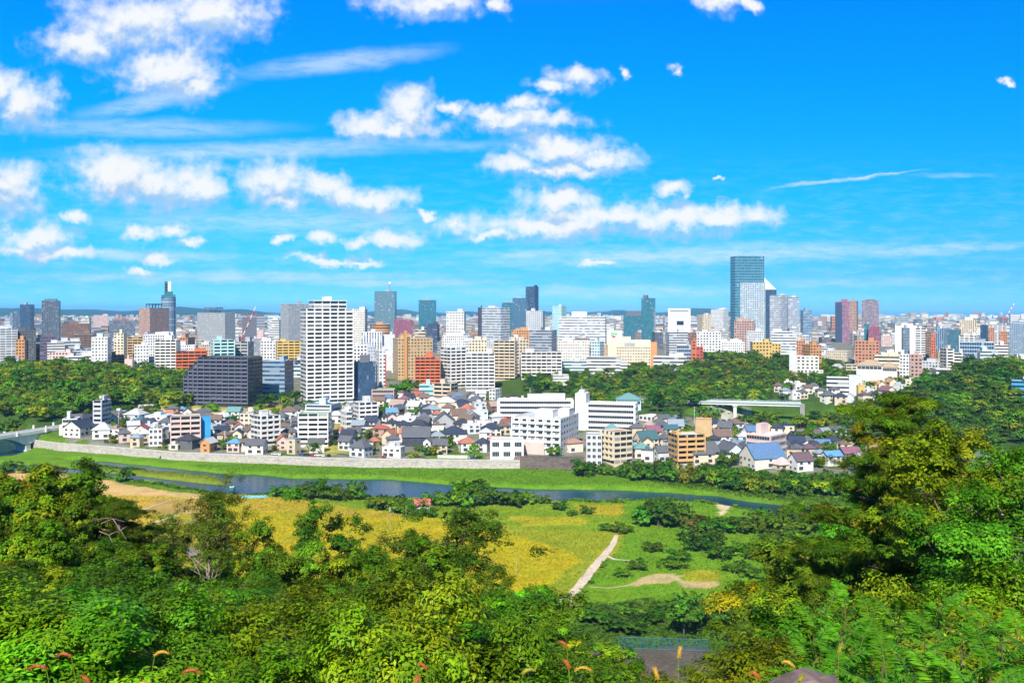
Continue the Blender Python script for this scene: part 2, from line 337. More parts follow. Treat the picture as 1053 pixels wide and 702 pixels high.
GREEN_BANK, GREEN, GREEN_DK = (.12, .25, .012), (.10, .20, .012), (.035, .085, .012)
PATCHES = [  # (outline in the photo, colour of the ground cover, one a painted shadow) - later ones lie on top
    ([(-400,455),(60,455),(140,466),(330,478),(540,482),(610,485),(700,500),(740,508),(640,505),(550,504),(470,500),(400,494),(230,487),(60,474),(-400,474)], GREEN_BANK),
    ([(-300,470),(240,486),(240,505),(60,482),(-300,482)], (.17, .22, .02)),
    ([(-400,478),(0,477),(60,484),(130,494),(210,506),(300,510),(300,516),(210,512),(130,499),(0,484),(-400,484)], (.13, .24, .015)),
    ([(-400,483),(0,482),(50,486),(110,494),(160,503),(216,509),(216,514),(160,513),(110,509),(60,502),(0,493),(-400,493)], (.60, .40, .17)),
    ([(-400,492),(0,492),(60,500),(110,508),(216,513),(230,560),(120,560),(-400,560)], (.50, .36, .05)),
    ([(160,513),(200,515),(220,535),(190,533),(150,524)], (.46, .30, .09)),
    ([(160,528),(220,528),(240,600),(150,600)], (.34, .32, .03)),
    ([(228,508),(262,510),(300,513),(440,530),(520,545),(590,560),(608,575),(590,600),(565,614),(500,612),(240,600)], (.42, .36, .010)),
    ([(236,508),(300,512),(350,520),(430,527),(400,533),(330,528),(250,524)], (.42, .33, .03)),
    ([(300,505),(440,512),(520,512),(640,518),(650,545),(600,560),(520,545),(440,532),(330,518)], (.20, .30, .015)),
    ([(500,535),(560,545),(640,545),(640,560),(600,600),(570,618),(556,610),(596,575),(560,558),(520,548)], (.27, .31, .018)),
    ([(520,530),(600,532),(600,540),(540,541)], (.38, .36, .02)),
    ([(590,519),(650,519),(648,530),(596,527)], (.40, .33, .02)),
    ([(640,514),(720,516),(800,530),(860,540),(900,640),(740,640),(600,640),(590,622),(640,560)], (.14, .28, .012)),
    ([(600,620),(760,616),(900,620),(900,700),(560,700)], (.07, .15, .012)),  # cast shadow of the castle hill, painted in as darker green
    ([(700,587),(736,586),(742,595),(712,602)], (.33, .33, .02)),
    ([(656,594),(668,590),(690,589),(700,593),(690,599),(672,600),(650,602)], (.55, .40, .20)), ([(702,599),(737,598),(738,603),(705,604)], (.50, .36, .18)),
    ([(736,516),(752,519),(746,529),(740,530)], (.66, .50, .32)), ([(768,527),(790,534),(786,537),(770,532)], (.60, .48, .32)),
    ([(598,668),(728,664),(740,700),(580,700)], (.12, .10, .095)),
    ([(160,418),(250,417),(250,432),(225,440),(160,428)], (.62, .50, .33)), ([(165,414),(255,414),(290,417),(350,420),(350,424),(250,421),(165,419)], (.36, .34, .04)),
    ([(140,400),(186,398),(190,420),(150,412)], (.15, .26, .02)), ([(300,420),(350,436),(370,440),(372,462),(330,470),(310,460)], (.36, .33, .09)),
    ([(640,404),(730,402),(720,410),(640,412)], (.30, .30, .08)), ([(722,420),(770,424),(775,436),(720,434)], (.40, .38, .36)),
    ([(860,460),(910,448),(910,470),(870,474)], (.55, .40, .26)),
    ([(480,468),(540,472),(540,482),(480,478)], (.14, .25, .02)), ([(440,466),(500,466),(500,474),(440,474)], (.13, .22, .02))]

def ground_colour(x, y, z):
    d = np.maximum(y, 1.0); px = CX + F * x / d; py = HY + F * (H - z) / d
    px = px + 3.0 * wob(x, y, 9.0, 1.0); py = py + 1.0 * wob(x, y, 6.0, 3.0)
    c = np.empty(x.shape + (3,)); p = pxof(x, y); edge = interp(EDGE, p)
    c[:] = (.21, .205, .19)                                   # town: paving, yards and gardens
    gd = (wob(x, y, 14.0, 9.0) + .6 * wob(x, y, 5.0, 4.0) > .35) & (y < 1000); c[gd] = (.09, .14, .02)
    gd = (wob(x, y, 9.0, 3.0) > .75) & (y < 1000); c[gd] = (.26, .22, .15)
    gd = (p > 500) & (p < 730) & (y > 660) & (y < 1000); c[gd] = (.06, .11, .015)
    c[(y < edge + 2)] = GREEN
    k = (p < 70) & (y > edge) & (y < 640); c[k] = (.09, .17, .015)
    k = (p > 603) & (p < 905) & (y > edge) & (y < edge + 10); c[k] = (.07, .13, .015)
    low = (((p - 815) / 110) ** 2 + ((y - 692) / 70) ** 2) < 1; c[low] = (.09, .20, .015)
    wood = ((np.abs(p - 760) < 125) & (y > 738) & (y < 1100)) | ((p < 205) & (y > 600) & (y < 930)) | ((p > 880) & (y > 540) & (y < 900)); c[wood] = (.05, .10, .015)
    far = (y > 8000); c[far] = (.02, .05, .025)
    for poly, col in PATCHES:
        k = inside(px, py, poly) & (y > 205) & (y < 1000); c[k] = col
    hill = (88.35 - interp(SLOPE, p) * y > 6) & (y < 260); c[hill] = (.06, .075, .02)
    return c

def build_ground():
    a = np.arange(-330, 331, 2.5); mid = lambda s, e, st: np.arange(s, e, st)
    xs = np.concatenate([-np.geomspace(26000, 640, 40), mid(-600, -330, 12), a, mid(342, 601, 12), np.geomspace(640, 26000, 40)])
    ys = np.concatenate([mid(-120, 0, 8), mid(0, 200, 3), mid(200, 600, 2.2), mid(600, 1120, 8), np.geomspace(1130, 8000, 36), mid(8200, 17500, 220)])
    X, Y = np.meshgrid(xs, ys); Z = terr(X, Y); C = ground_colour(X, Y, Z)
    nx, ny = len(xs), len(ys)
    V = np.stack([X, Y, Z], -1).reshape(-1, 3)
    i = np.arange(nx * ny).reshape(ny, nx); Q = np.stack([i[:-1, :-1], i[:-1, 1:], i[1:, 1:], i[1:, :-1]], -1).reshape(-1, 4)
    me = fast_mesh('ground', V, Q, C.reshape(-1, 3), smooth=True)
    m = bpy.data.materials.new('ground_cover'); m.use_nodes = True; nt = m.node_tree; b = nt.nodes['Principled BSDF']; b.inputs['Roughness'].default_value = .95; b.inputs['Specular IOR Level'].default_value = .1
    at = nt.nodes.new('ShaderNodeAttribute'); at.attribute_name = 'tint'; g = nt.nodes.new('ShaderNodeNewGeometry')
    n1 = E(nt, noise(nt, g.outputs['Position'], .9, 4, .7)); n2 = E(nt, noise(nt, g.outputs['Position'], .11, 4, .6)); n3 = E(nt, noise(nt, vmath(nt, 'MULTIPLY', g.outputs['Position'], (.05, .16, 1)), 1.0, 5, .65))
    c = mixcol(nt, 1.0, at.outputs['Color'], mixcol(nt, n2.sstep(.3, .7), (.82, .85, .8), (1.15, 1.13, 1.12)), 'MULTIPLY')
    c = mixcol(nt, 1.0, c, mixcol(nt, n1.sstep(.2, .8), (.70, .75, .7), (1.28, 1.25, 1.2)), 'MULTIPLY')
    c = mixcol(nt, 1.0, c, mixcol(nt, n3.sstep(.3, .7), (.85, .98, .9), (1.15, 1.02, 1.0)), 'MULTIPLY')
    nt.links.new(c, b.inputs['Base Color'])
    bp = nt.nodes.new('ShaderNodeBump'); bp.inputs['Strength'].default_value = .7; bp.inputs['Distance'].default_value = .5; nt.links.new(n1.v, bp.inputs['Height']); nt.links.new(bp.outputs[0], b.inputs['Normal'])
    me.materials.append(m); structure('ground', me)

def fast_mesh(name, V, Q, tint=None, smooth=False):
    V = np.ascontiguousarray(V, np.float32); Q = np.ascontiguousarray(Q, np.int32); n = Q.shape[1]
    me = bpy.data.meshes.new(name); me.vertices.add(len(V)); me.vertices.foreach_set('co', V.ravel())
    me.loops.add(Q.size); me.loops.foreach_set('vertex_index', Q.ravel()); me.polygons.add(len(Q)); me.polygons.foreach_set('loop_start', np.arange(0, Q.size, n, dtype=np.int32))
    if smooth: me.polygons.foreach_set('use_smooth', np.ones(len(Q), bool))
    me.update(calc_edges=True)
    if tint is not None:
        t = me.color_attributes.new('tint', 'FLOAT_COLOR', 'POINT'); t.data.foreach_set('color', np.concatenate([tint, np.ones((len(tint), 1))], 1).astype(np.float32).ravel())
    return me
build_ground()

def water_mat(name, deep, foam):
    m = bpy.data.materials.new(name); m.use_nodes = True; nt = m.node_tree; b = nt.nodes['Principled BSDF']
    g = nt.nodes.new('ShaderNodeNewGeometry'); pos = g.outputs['Position']
    b.inputs['Roughness'].default_value = .12; b.inputs['Specular IOR Level'].default_value = .16
    n = E(nt, noise(nt, vmath(nt, 'MULTIPLY', pos, (.5, 1.1, 1)), 1.2, 4, .6)); big = E(nt, noise(nt, pos, .04, 2))
    if foam:
        sp = nt.nodes.new('ShaderNodeSeparateXYZ'); nt.links.new(pos, sp.inputs[0]); x = E(nt, sp.outputs[0])
        rap = (x.sstep(42, 62) * x.sstep(118, 88)).m('MAXIMUM', x.sstep(-110, -140)) * .18
        f = (n * .8 + big * .2 + rap).sstep(.80, .90)
        c = mixcol(nt, f, deep, (.78, .82, .86)); nt.links.new(c, b.inputs['Base Color']); nt.links.new((f * .5 + .12).v, b.inputs['Roughness'])
    else: b.inputs['Base Color'].default_value = deep + (1,)
    bp = nt.nodes.new('ShaderNodeBump'); bp.inputs['Strength'].default_value = .35; bp.inputs['Distance'].default_value = .25; nt.links.new(n.v, bp.inputs['Height']); nt.links.new(bp.outputs[0], b.inputs['Normal'])
    return m
def sheet(name, x0, x1, y0, y1, z, m):
    b = MB(); b.face([(x0, y0, z), (x1, y0, z), (x1, y1, z), (x0, y1, z)]); structure(name, b.mesh(name, m))
sheet('river_water', -480, 420, 345, 760, 0.0, water_mat('river_water', (.008, .048, .10), True))
sheet('sea', -30000, 40000, 7000, 80000, -.8, water_mat('sea_water', (.006, .04, .10), False))

PATHPTS = []
def ribbon(name, pts, wid, m, dz=.06, z=None):
    """A path or road draped on the ground along photo pixels."""
    P = []
    for (ax, ay), (bx, by) in zip(pts, pts[1:]):
        for t in np.linspace(0, 1, 9)[:-1]: P.append(from_px(ax + (bx - ax) * t, ay + (by - ay) * t))
    P.append(from_px(*pts[-1])); P = np.array(P); b = MB(); PATHPTS.append(P)
    wv = np.interp(np.linspace(0, 1, len(P)), np.linspace(0, 1, len(wid)), wid) if hasattr(wid, '__len__') else np.full(len(P), wid)
    T = np.gradient(P, axis=0); T /= np.linalg.norm(T, axis=1)[:, None] + 1e-9; Nn = np.stack([-T[:, 1], T[:, 0]], 1)
    rows = []
    for i, (p, n) in enumerate(zip(P, Nn)):
        w = .72 * wv[i] * (1 + .07 * math.sin(i * .9) + .04 * math.sin(i * 2.3)); rows.append([(*(p + n * w * s), max(tz(*(p + n * w * s)), tz(*p) - .2) + dz) for s in (-.5, -.17, .17, .5)])
    for r0, r1 in zip(rows, rows[1:]):
        for k in range(3): b.face([r0[k], r0[k + 1], r1[k + 1], r1[k]])
    return structure(name, b.mesh(name, m))
DIRT = mat('dirt_path', (.62, .50, .38), .95, .25, .8, bump=.3)
ribbon('path', [(570,618),(582,616),(592,607),(603,593),(613,580),(622,570),(630,560),(634,550)], [3.5, 3.5, 4.6, 4.4, 4.4, 4, 3.2, 2.4], DIRT)
ribbon('path', [(592,617),(590,623)], 4, DIRT, .064)
ribbon('path', [(606,603),(625,604.5),(645,602),(668,594),(690,592),(705,600),(722,602),(738,599)], [1.0, 1.2, 1.6, 3.0, 4.0, 2, 1.4, 1.2], mat('sandy_path', (.46, .38, .18), .95, .25, .8), .07)
ribbon('path', [(623,571),(632,575),(640,575.5),(655,577)], [2.2, 1.8, 1.2, .8], DIRT, .068)
ribbon('path', [(150,541),(162,536),(174,532),(182,529)], [2.5, 2.2, 2, 1.6], DIRT, .06)
ribbon('path', [(147,524),(160,519),(176,514)], [1.2, 1, .8], DIRT, .06); ribbon('path', [(92,495),(97,503)], 1.2, DIRT, .06)
ribbon('road', [(160,553),(178,558),(205,572),(215,580)], [5, 6, 7, 7], mat('gravel_road', (.25, .22, .20), .9, .1, .3), .07)
# ------------------------------------------------------------------ buildings
STY = dict(  # window share of a bay, sill and head as shares of a storey, bay width, storey height
    grid=(.55, .30, .80, 3.4, 3.4), sq=(.48, .30, .72, 2.9, 3.3), rib=(1.0, .38, .82, 4, 3.7), glass=(.92, .10, .93, 2.2, 3.9), balc=(.88, .40, .95, 6.2, 3.0),
    fine=(.5, .25, .75, 2.6, 3.2), vert=(.42, .04, .97, 3.0, 3.6), blank=(.0, .4, .6, 6, 3.4), band=(1.0, .46, .90, 5, 3.1), curtain=(.86, .05, .96, 1.7, 3.6))
LAND = []       # landmarks for the labels of neighbours: (px, py, depth, short name)
FOOT = []       # ground taken: (x, y, radius)
def roof_bits(root, W, D, Ht, n, rng, m, near):
    for k in range(n):
        w, dd, h = rng.uniform(.18, .38) * W, rng.uniform(.25, .5) * D, rng.uniform(2.4, 4.2)
        x, y = rng.uniform(-.5, .5) * (W - w - 1.2), rng.uniform(-.4, .4) * (D - dd - 1.2); b = MB()
        b.box(x - w / 2, x + w / 2, y - dd / 2, y + dd / 2, Ht - .65, Ht + h); b.box(x - w / 2 - .2, x + w / 2 + .2, y - dd / 2 - .2, y + dd / 2 + .2, Ht + h, Ht + h + .25)
        link('rooftop_hut', b.mesh('rooftop_hut', m), root)
    if near:
        b = MB(); x, y = rng.uniform(-.3, .3) * W, rng.uniform(-.2, .2) * D
        b.tube([(x, y, Ht - .6), (x, y, Ht + 1.2)], .12, 5); b.tube([(x, y, Ht + .8), (x, y, Ht + 2.6)], [1.0, 1.0], 10); link('water_tank', b.mesh('water_tank', CONC), root)
        b = MB(); x, y = rng.uniform(-.3, .3) * W, rng.uniform(-.3, .3) * D
        for q in range(3): b.box(x + q * 1.3, x + q * 1.3 + 1.0, y, y + .8, Ht - .6, Ht + .5)
        link('air_conditioner', b.mesh('air_conditioner', METAL), root)
def box_walls(b, poly, z0, z1, nf, bw, mi=0, u0=0):
    """Vertical walls of a footprint with the window grid in UV."""
    n = len(poly)
    for i in range(n):
        p, q = poly[i], poly[(i + 1) % n]; nb = max(1, round(math.dist(p, q) / bw))
        b.face([(*p, z0), (*q, z0), (*q, z1), (*p, z1)], mi, [(0, 0), (nb, 0), (nb, nf), (0, nf)])
def shell(W, D, z0, Ht, nf, bw, base=-3.0, pol=None):
    b = MB(); w, d = W / 2, D / 2; P = pol or [(-w, -d), (w, -d), (w, d), (-w, d)]
    box_walls(b, P, z0, Ht, nf, bw)
    cx_ = sum(p[0] for p in P) / len(P); cy_ = sum(p[1] for p in P) / len(P)
    I = [(p[0] + .35 * np.sign(cx_ - p[0]) * min(1, abs(cx_ - p[0])), p[1] + .35 * np.sign(cy_ - p[1]) * min(1, abs(cy_ - p[1]))) for p in P]
    n = len(P)
    for i in range(n):
        j = (i + 1) % n
        b.face([(*P[i], Ht), (*P[j], Ht), (*I[j], Ht), (*I[i], Ht)]); b.face([(*I[i], Ht), (*I[j], Ht), (*I[j], Ht - .7), (*I[i], Ht - .7)])
        if base < z0: b.face([(*P[i], base), (*P[j], base), (*P[j], z0), (*P[i], z0)])
    return b, I
def window_mesh(w, h, glass, frame, cols=2):
    b = MB(); b.box(-w / 2, w / 2, -.05, 0, 0, h, 0)
    for x in np.linspace(-w / 2, w / 2, cols + 1): b.box(x - .05, x + .05, -.12, -.052, 0, h, 1)
    b.box(-w / 2 - .05, w / 2 + .05, -.2, -.122, -.12, -.002, 1); b.box(-w / 2 - .05, w / 2 + .05, -.14, -.122, h + .002, h + .08, 1)
    return b.mesh('window', [glass, frame])
def balcony_mesh(W, dep, nb, fh, m, par=1.15, ends=True):
    dv = .45 if W / nb > 5.9 else .28; b = MB(); b.box(-W / 2, W / 2, -dep, -.004, -.18, 0)
    for k in range(nb):
        x0, x1 = -W / 2 + W * k / nb, -W / 2 + W * (k + 1) / nb
        b.box(x0 + dv + .06, x1 - dv - .06, -dep, -dep + .12, .004, par)
    for k in range(0 if ends else 1, nb + (1 if ends else 0)):
        x = -W / 2 + W * k / nb; b.box(x - dv, x + dv, -dep - .02, -.004, .002, fh - .185)
    return b.mesh('balcony', m)
def fit(px0, px1, d, s, D):
    """Width, rotation and centre of a box that spans two photo columns; s = share of the span showing a side wall (negative: left side)."""
    a = math.atan(((px0 + px1) / 2 - CX) / F); T = (px1 - px0) / F * d * math.cos(a)
    if s: D = max(D, abs(s) * T / .85); th = math.asin(min(.85, abs(s) * T / D)); Wd = (1 - abs(s)) * T / math.cos(th)
    else: th = 0; Wd = T
    rot = -a - math.copysign(th, s) if s else -a
    x, y = math.tan(a) * d, d + D / 2
    for _ in range(4):
        c, sn = math.cos(rot), math.sin(rot)
        cs = [(x + c * u - sn * v, y + sn * u + c * v) for u in (-Wd / 2, Wd / 2) for v in (-D / 2, D / 2)]
        ps = [CX + F * q[0] / q[1] for q in cs]; y += d - min(q[1] for q in cs)
        k = (px1 - px0) / (max(ps) - min(ps)); Wd = max(2.0, Wd * (k if abs(s) < .5 else math.sqrt(k))); x += ((px0 + px1) / 2 - (max(ps) + min(ps)) / 2) / F * y
    return Wd, D, rot, x, y
def tower(label, short, px0, px1, ytop, d, s=0.0, style='grid', wall='white', glass='dark', D=None, hut=1, name='building', cat='building', group=None, fh=None, bw=None, base=None,
          roofc=None, geo=None, rough=.6, wf=None, gmetal=0.0, curtain=.18, balw=None, pol=None, balcol=None):
    w_, vlo, vhi, bw0, fh0 = STY[style]; wf = wf if wf is not None else w_; bw = bw or bw0; fh = fh or fh0
    if base is not None: d = from_px((px0 + px1) / 2, base)[1]
    rng = random.Random(int(px0 * 977 + ytop * 31))
    D = D or max(11, min(24, .75 * (px1 - px0) / F * d)); Wd, D, rot, x, y = fit(px0, px1, d, s, D)
    gz = min(tz(x + q * Wd / 2.5, y + r * D / 2.5) for q in (-1, 1) for r in (-1, 0, 1)); Ht = H - (ytop - HY) / F * d - gz
    nf = max(1, round(Ht / fh)); fh = Ht / nf
    r = thing(name, (x, y, gz), rot)
    near = d < 820
    if style == 'balc' and geo is None and d < 1320: geo = 'balc'
    wm = facade(wall, glass, wf, vlo, vhi, rough, curtain=curtain, gmetal=gmetal) if style != 'blank' and geo not in ('win', 'rows') else mat('wall_' + wall, PAL[wall], rough, .12, .25)
    b, I = shell(Wd, D, 0, Ht, nf, bw, pol=pol(Wd, D) if pol else None); link('wall', b.mesh('wall', wm), r)
    rb = MB(); rb.prism([(p[0], p[1]) for p in I], Ht - 1.1, Ht - .62); rf_ = link('roof', rb.mesh('roof', mat('roof_' + roofc, PAL[roofc], .8, .2, .3) if roofc else ROOFGREY), r)
    hm = mat('wall_' + wall, PAL[wall], rough, .12, .25) if style not in ('glass', 'curtain') else METAL
    roof_bits(rf_, Wd, D, Ht, hut, rng, hm, near and hut)
    if geo == 'balc':
        nb = max(1, round(Wd / bw)); ww = balw or (-.5, .5); bwid = (ww[1] - ww[0]) * Wd
        nb = max(1, round(bwid / bw)); bm = balcony_mesh(bwid, 1.3, nb, fh, mat('balcony_' + wall, balcol or [min(.85, c * 1.06) for c in PAL[wall]], .65, .06, .4), min(1.25, fh * .42))
        for k in range(1, nf): link('balcony', bm, r, ((ww[0] + ww[1]) / 2 * Wd, -D / 2, k * fh + .1))
    if geo in ('win', 'rows'):
        fr = mat('window_frame', (.55, .56, .57), .5, .05, 1); sides = [(Wd, 0, -D / 2, 0)]
        if s > 0 or (s == 0 and (px0 + px1) / 2 < CX - 60): sides.append((D, Wd / 2, 0, math.pi / 2))
        if s < 0 or (s == 0 and (px0 + px1) / 2 > CX + 60): sides.append((D, -Wd / 2, 0, -math.pi / 2))
        left = 100
        for L, ox, oy, ra in sides:
            n = max(1, round(L / bw)); bay = L / n
            if geo == 'rows' or n * nf > left: n = 1; bay = L * .94
            wm_ = window_mesh(min(bay * (.62 if n > 1 else 1), L * .92), fh * .46, GLASSM, fr, max(2, round(bay / 1.6)))
            for k in range(nf):
                for q in range(n):
                    if left <= 0: break
                    t = -L / 2 + L * (q + .5) / n; left -= 1
                    link('window', wm_, r, (ox + math.cos(ra) * t, oy + math.sin(ra) * t, k * fh + fh * .34), ra)
    tag(r, label, cat, group)
    if short: LAND.append(((px0 + px1) / 2, ytop, d, short, (px1 - px0) / 2))
    FOOT.append((x, y, max(Wd, D) * .6))
    return dict(r=r, W=Wd, D=D, H=Ht, px0=px0, px1=px1, d=d, gz=gz, fh=fh, nf=nf, front=-D / 2, roof=rf_)
def topz(i, ypx): return H - (ypx - HY) / F * i['d'] - i['gz']
def xat(i, px): return (-.5 + (px - i['px0']) / (i['px1'] - i['px0'])) * i['W']
def block(i, name, px0, px1, ytop, m, y0=-.35, y1=.35, z0=None, style=None, lift=0):
    b = MB(); x0, x1 = xat(i, px0), xat(i, px1); z0 = i['H'] - .6 if z0 is None else z0; z1 = topz(i, ytop)
    if style: box_walls(b, [(x0, y0 * i['D']), (x1, y0 * i['D']), (x1, y1 * i['D']), (x0, y1 * i['D'])], z0, z1, max(1, round((z1 - z0) / STY[style][4])), STY[style][3]); b.face([(x0, y0 * i['D'], z1), (x1, y0 * i['D'], z1), (x1, y1 * i['D'], z1), (x0, y1 * i['D'], z1)])
    else: b.box(x0, x1, y0 * i['D'], y1 * i['D'], z0, z1)
    return link(name, b.mesh(name, m), i['roof'] if name == 'rooftop_hut' else i['r'])
def frame_top(i, px0, px1, ytop, m):
    b = MB(); x0, x1 = xat(i, px0), xat(i, px1); z0, z1 = i['H'] - .6, topz(i, ytop); n = max(3, round((x1 - x0) / 5))
    for y in (-.3 * i['D'], .3 * i['D']):
        for x in np.linspace(x0, x1, n): b.box(x - .35, x + .35, y - .35, y + .35, z0, z1 - 1.9)
    b.box(x0 - .5, x1 + .5, -.34 * i['D'], .34 * i['D'], z1 - 1.9, z1); return link('rooftop_frame', b.mesh('rooftop_frame', m), i['roof'])
def mast(i, px, ytop, r0=.35):
    b = MB(); x = xat(i, px); b.tube([(x, 0, i['H'] - .6), (x, 0, topz(i, ytop))], [r0, r0 * .5], 6); return link('mast', b.mesh('mast', METAL), i['r'])
wallm = lambda c: mat('wall_' + c, PAL[c], .65, .1, .3)
T = tower
# --- skyline and inner city, from the left
T('dark blue glass tower, wider of the leftmost skyline pair', 'dark blue tower pair', 20.5, 35.4, 313, 1900, .25, 'curtain', 'navy', 'blue', hut=2)
T('slim pale blue and navy tower against the left side of a taller dark blue tower', None, 10, 20.3, 321.5, 1930, -.3, 'vert', 'bluegrey', 'blue')
i = T('square dark grey high-rise with paler lower storeys, alone on the left skyline', 'dark grey high-rise', 42.7, 62.4, 309, 1700, .1, 'vert', 'darkgrey', 'blue', hut=0); frame_top(i, 46, 59, 307.2, wallm('darkgrey'))
T('wide dull brown block with fine windows, right of the square dark grey high-rise', None, 63, 92, 333, 1500, 0, 'fine', 'brown')
T('small white office block on the hill foot behind the wide dull brown block', None, 83, 94, 326, 2300, .2, 'rib', 'offwhite', hut=2)
T('long pinkish flat roofed block high on the skyline before the blue hills', None, 96, 111, 324, 2600, 0, 'fine', 'pink')
i = T('wide dark slate office slab with red sign on its roof edge', None, 112, 139, 329.5, 1900, 0, 'rib', 'slate', 'grey'); block(i, 'roof_sign', 125, 133, 328.2, wallm('red'), -.48, -.44)
i = T('pinkish brown hotel slab with black rooftop frame, beside the round sign tower', 'pinkish brown hotel', 143, 174, 316.5, 1500, -.36, 'fine', 'pinkbrown', hut=0); frame_top(i, 151, 165, 312.2, wallm('black'))
i = T('grey blue tower with teal crown carrying a tall white and green sign panel', 'sign panel tower', 165.5, 181, 305.5, 1750, 0, 'rib', 'bluegrey', 'blue', hut=0, pol=lambda W, D: [(W / 2 * math.cos(t), D / 2 * math.sin(t)) for t in np.linspace(-math.pi / 2, 1.5 * math.pi, 17)[:-1]], D=27)
block(i, 'crown', 166, 180.6, 303, wallm('teal'), -.42, .42, lift=1); block(i, 'crown_top', 169, 178, 299.5, wallm('teal'), -.3, .3); block(i, 'sign_panel', 172.6, 175.8, 289, wallm('white'), -.12, .12); block(i, 'sign_panel', 169.2, 172.5, 289, wallm('teal'), -.1, .1)
for yy in (291, 294, 297): block(i, 'sign_mark', 169.8, 171.8, yy, wallm('black'), -.16, -.105, topz(i, yy + 1.7))
T('low pale blue glass block at the far left above the forest', None, -6, 16, 342, 1200, 0, 'glass', 'paleblue', 'grey')
T('orange brick block above the forest, beside the low pale blue glass block', None, 16, 27.5, 349, 1040, .2, 'grid', 'orange')
T('charcoal block standing behind the orange brick block above the forest', None, 18, 37, 340, 1180, 0, 'fine', 'darkgrey', hut=2)
T('plum coloured block with a taller left end above the forest', None, 41, 57, 346, 1120, 0, 'rib', 'purple', 'blue')
T('wide grey white office block above the forest, right of the plum coloured block', None, 57, 83, 351, 1080, 0, 'rib', 'lightgrey', hut=2)
T('brown and white striped apartment tower behind the white grid tower', None, 76, 99, 342.5, 1150, .15, 'balc', 'brown', 'grey')
T('narrow white tower with regular small windows rising from the forest edge', 'white forest edge tower', 94, 114.5, 346.5, 930, .2, 'sq', 'white', hut=1)
T('low white building half hidden by trees in front of the grey white office', None, 65, 87, 367, 920, 0, 'band', 'white', hut=1, roofc='white')
T('cream apartment block with orange end wall, right of the narrow white tower', None, 117, 130.5, 342.5, 1060, .25, 'grid', 'cream', hut=1)
T('brown block with white balcony stripes, right of the cream and orange block', None, 131, 147, 346.5, 1100, 0, 'balc', 'tan')
T('low dark brown block with balcony stripes at the forest top', None, 114, 128.5, 365, 960, 0, 'balc', 'brown')
T('small peach block with flat roof between trees, right of the low dark brown block', None, 128, 138, 369, 945, .2, 'blank', 'pink')
T('plain white block with few windows above the forest, left of the yellow railed apartments', None, 138, 153, 355, 960, 0, 'sq', 'white', hut=2)
T('wide white block with cluttered roof behind the yellow railed apartments', None, 147, 179, 344.5, 1080, 0, 'fine', 'white', hut=3)
T('white apartment tower with yellow tinted balconies, left of the dark navy apartment block', 'yellow railed white apartments', 159.5, 185.5, 349.5, 900, .18, 'balc', 'offwhite', geo='balc', bw=5)
i = T('broad grey office slab with dark rooftop frame on the skyline', 'broad grey slab', 203, 242, 321.5, 1600, .28, 'fine', 'grey', 'grey', hut=0, roofc='darkgrey'); frame_top(i, 210, 227, 316, wallm('slate'))
T('orange red apartment block behind the top left corner of the dark navy apartments', None, 181, 213, 361.5, 900, 0, 'balc', 'redorange', hut=1)
T('terracotta brick block with punched windows behind the orange red apartments', None, 182, 200.5, 347, 1100, .4, 'grid', 'terracotta')
T('pale block with teal balcony bands above the dark navy apartments', None, 217, 241, 349.5, 850, -.12, 'balc', 'paleteal', geo='balc', hut=1)
T('grey apartment block with exposed stair decks above the dark navy apartments', None, 241, 261, 351, 880, .3, 'balc', 'grey', hut=2)
i = T('large dark navy apartment block with open balconies and stepped left end', 'dark navy apartments', 204, 270, 367.5, 712, .24, 'balc', 'navy', geo='balc', hut=0, bw=5.6, fh=3.05, roofc='slate', curtain=.08, balcol=(.105, .11, .165))
for q0, q1, yt in ((198, 204, 372), (191.5, 198, 377.5), (185, 191.5, 383.5)):
    block(i, 'stepped_wing', q0, q1 - .05, yt, facade('navy', 'dark', .8, .4, .95, .6), -.5, .4, 0, 'balc')
    bm = balcony_mesh(xat(i, q1) - xat(i, q0) - .4, 1.3, 1, i['fh'], mat('balcony_navy', (.105, .11, .165), .65, .06, .4), 1.2)
    for k in range(1, int(topz(i, yt) / i['fh'])): link('balcony', bm, i['r'], ((xat(i, q0) + xat(i, q1)) / 2, -i['D'] / 2, k * i['fh'] + .1))
T('blue grey glass office block with light floor bands beside the dark navy apartments', 'blue glass office', 267, 302, 371, 765, .28, 'rib', 'bluegrey', 'blue', hut=1, roofc='lightgrey')
i = T('dark unfinished building wrapped in netting with red steel tips', 'netted unfinished building', 249, 264, 326, 1500, 0, 'blank', 'slate', hut=0)
for q in (250, 254, 259, 263): block(i, 'steel_tip', q, q + .7, 321.5, wallm('red'), -.45, -.42)
i = T('tall grey office slab with blue green side wall beside the white residential tower', 'tall grey slab', 288.5, 318, 312.5, 1350, -.28, 'fine', 'grey', 'grey', hut=1); mast(i, 291, 307); mast(i, 295, 308)
T('white stepped office block left of the tall grey slab', None, 277, 289.5, 329, 1500, .2, 'rib', 'white', hut=2)
T('low block with yellow balcony bands in front of the tall grey slab', None, 285, 308.5, 351, 1000, 0, 'balc', 'yellow', hut=1)
T('white block with blue grey window grid, left of the yellow banded block', None, 268, 286, 350.5, 1050, .15, 'grid', 'white', hut=2)
i = T('tallest white residential tower with balcony grid and stepped crown', 'white residential tower', 309, 363, 317.2, 735, -.13, 'balc', 'white', geo='balc', hut=0, bw=6.3, fh=3.15, balw=(-.5, .5)); WT = i
block(i, 'setback_storey', 318, 356, 309.5, facade('white', 'dark', .9, .4, .95, .6), -.42, .42, style='balc'); block(i, 'crown_slab', 317, 357, 308.6, wallm('white'), -.45, .45, topz(i, 309.4)); block(i, 'rooftop_hut', 332, 340.5, 304.8, wallm('white'), -.2, .2, topz(i, 308.5))
T('beige white tower with blank corner strip just right of the white residential tower', None, 363.3, 378, 318, 1300, .2, 'fine', 'offwhite', hut=2)
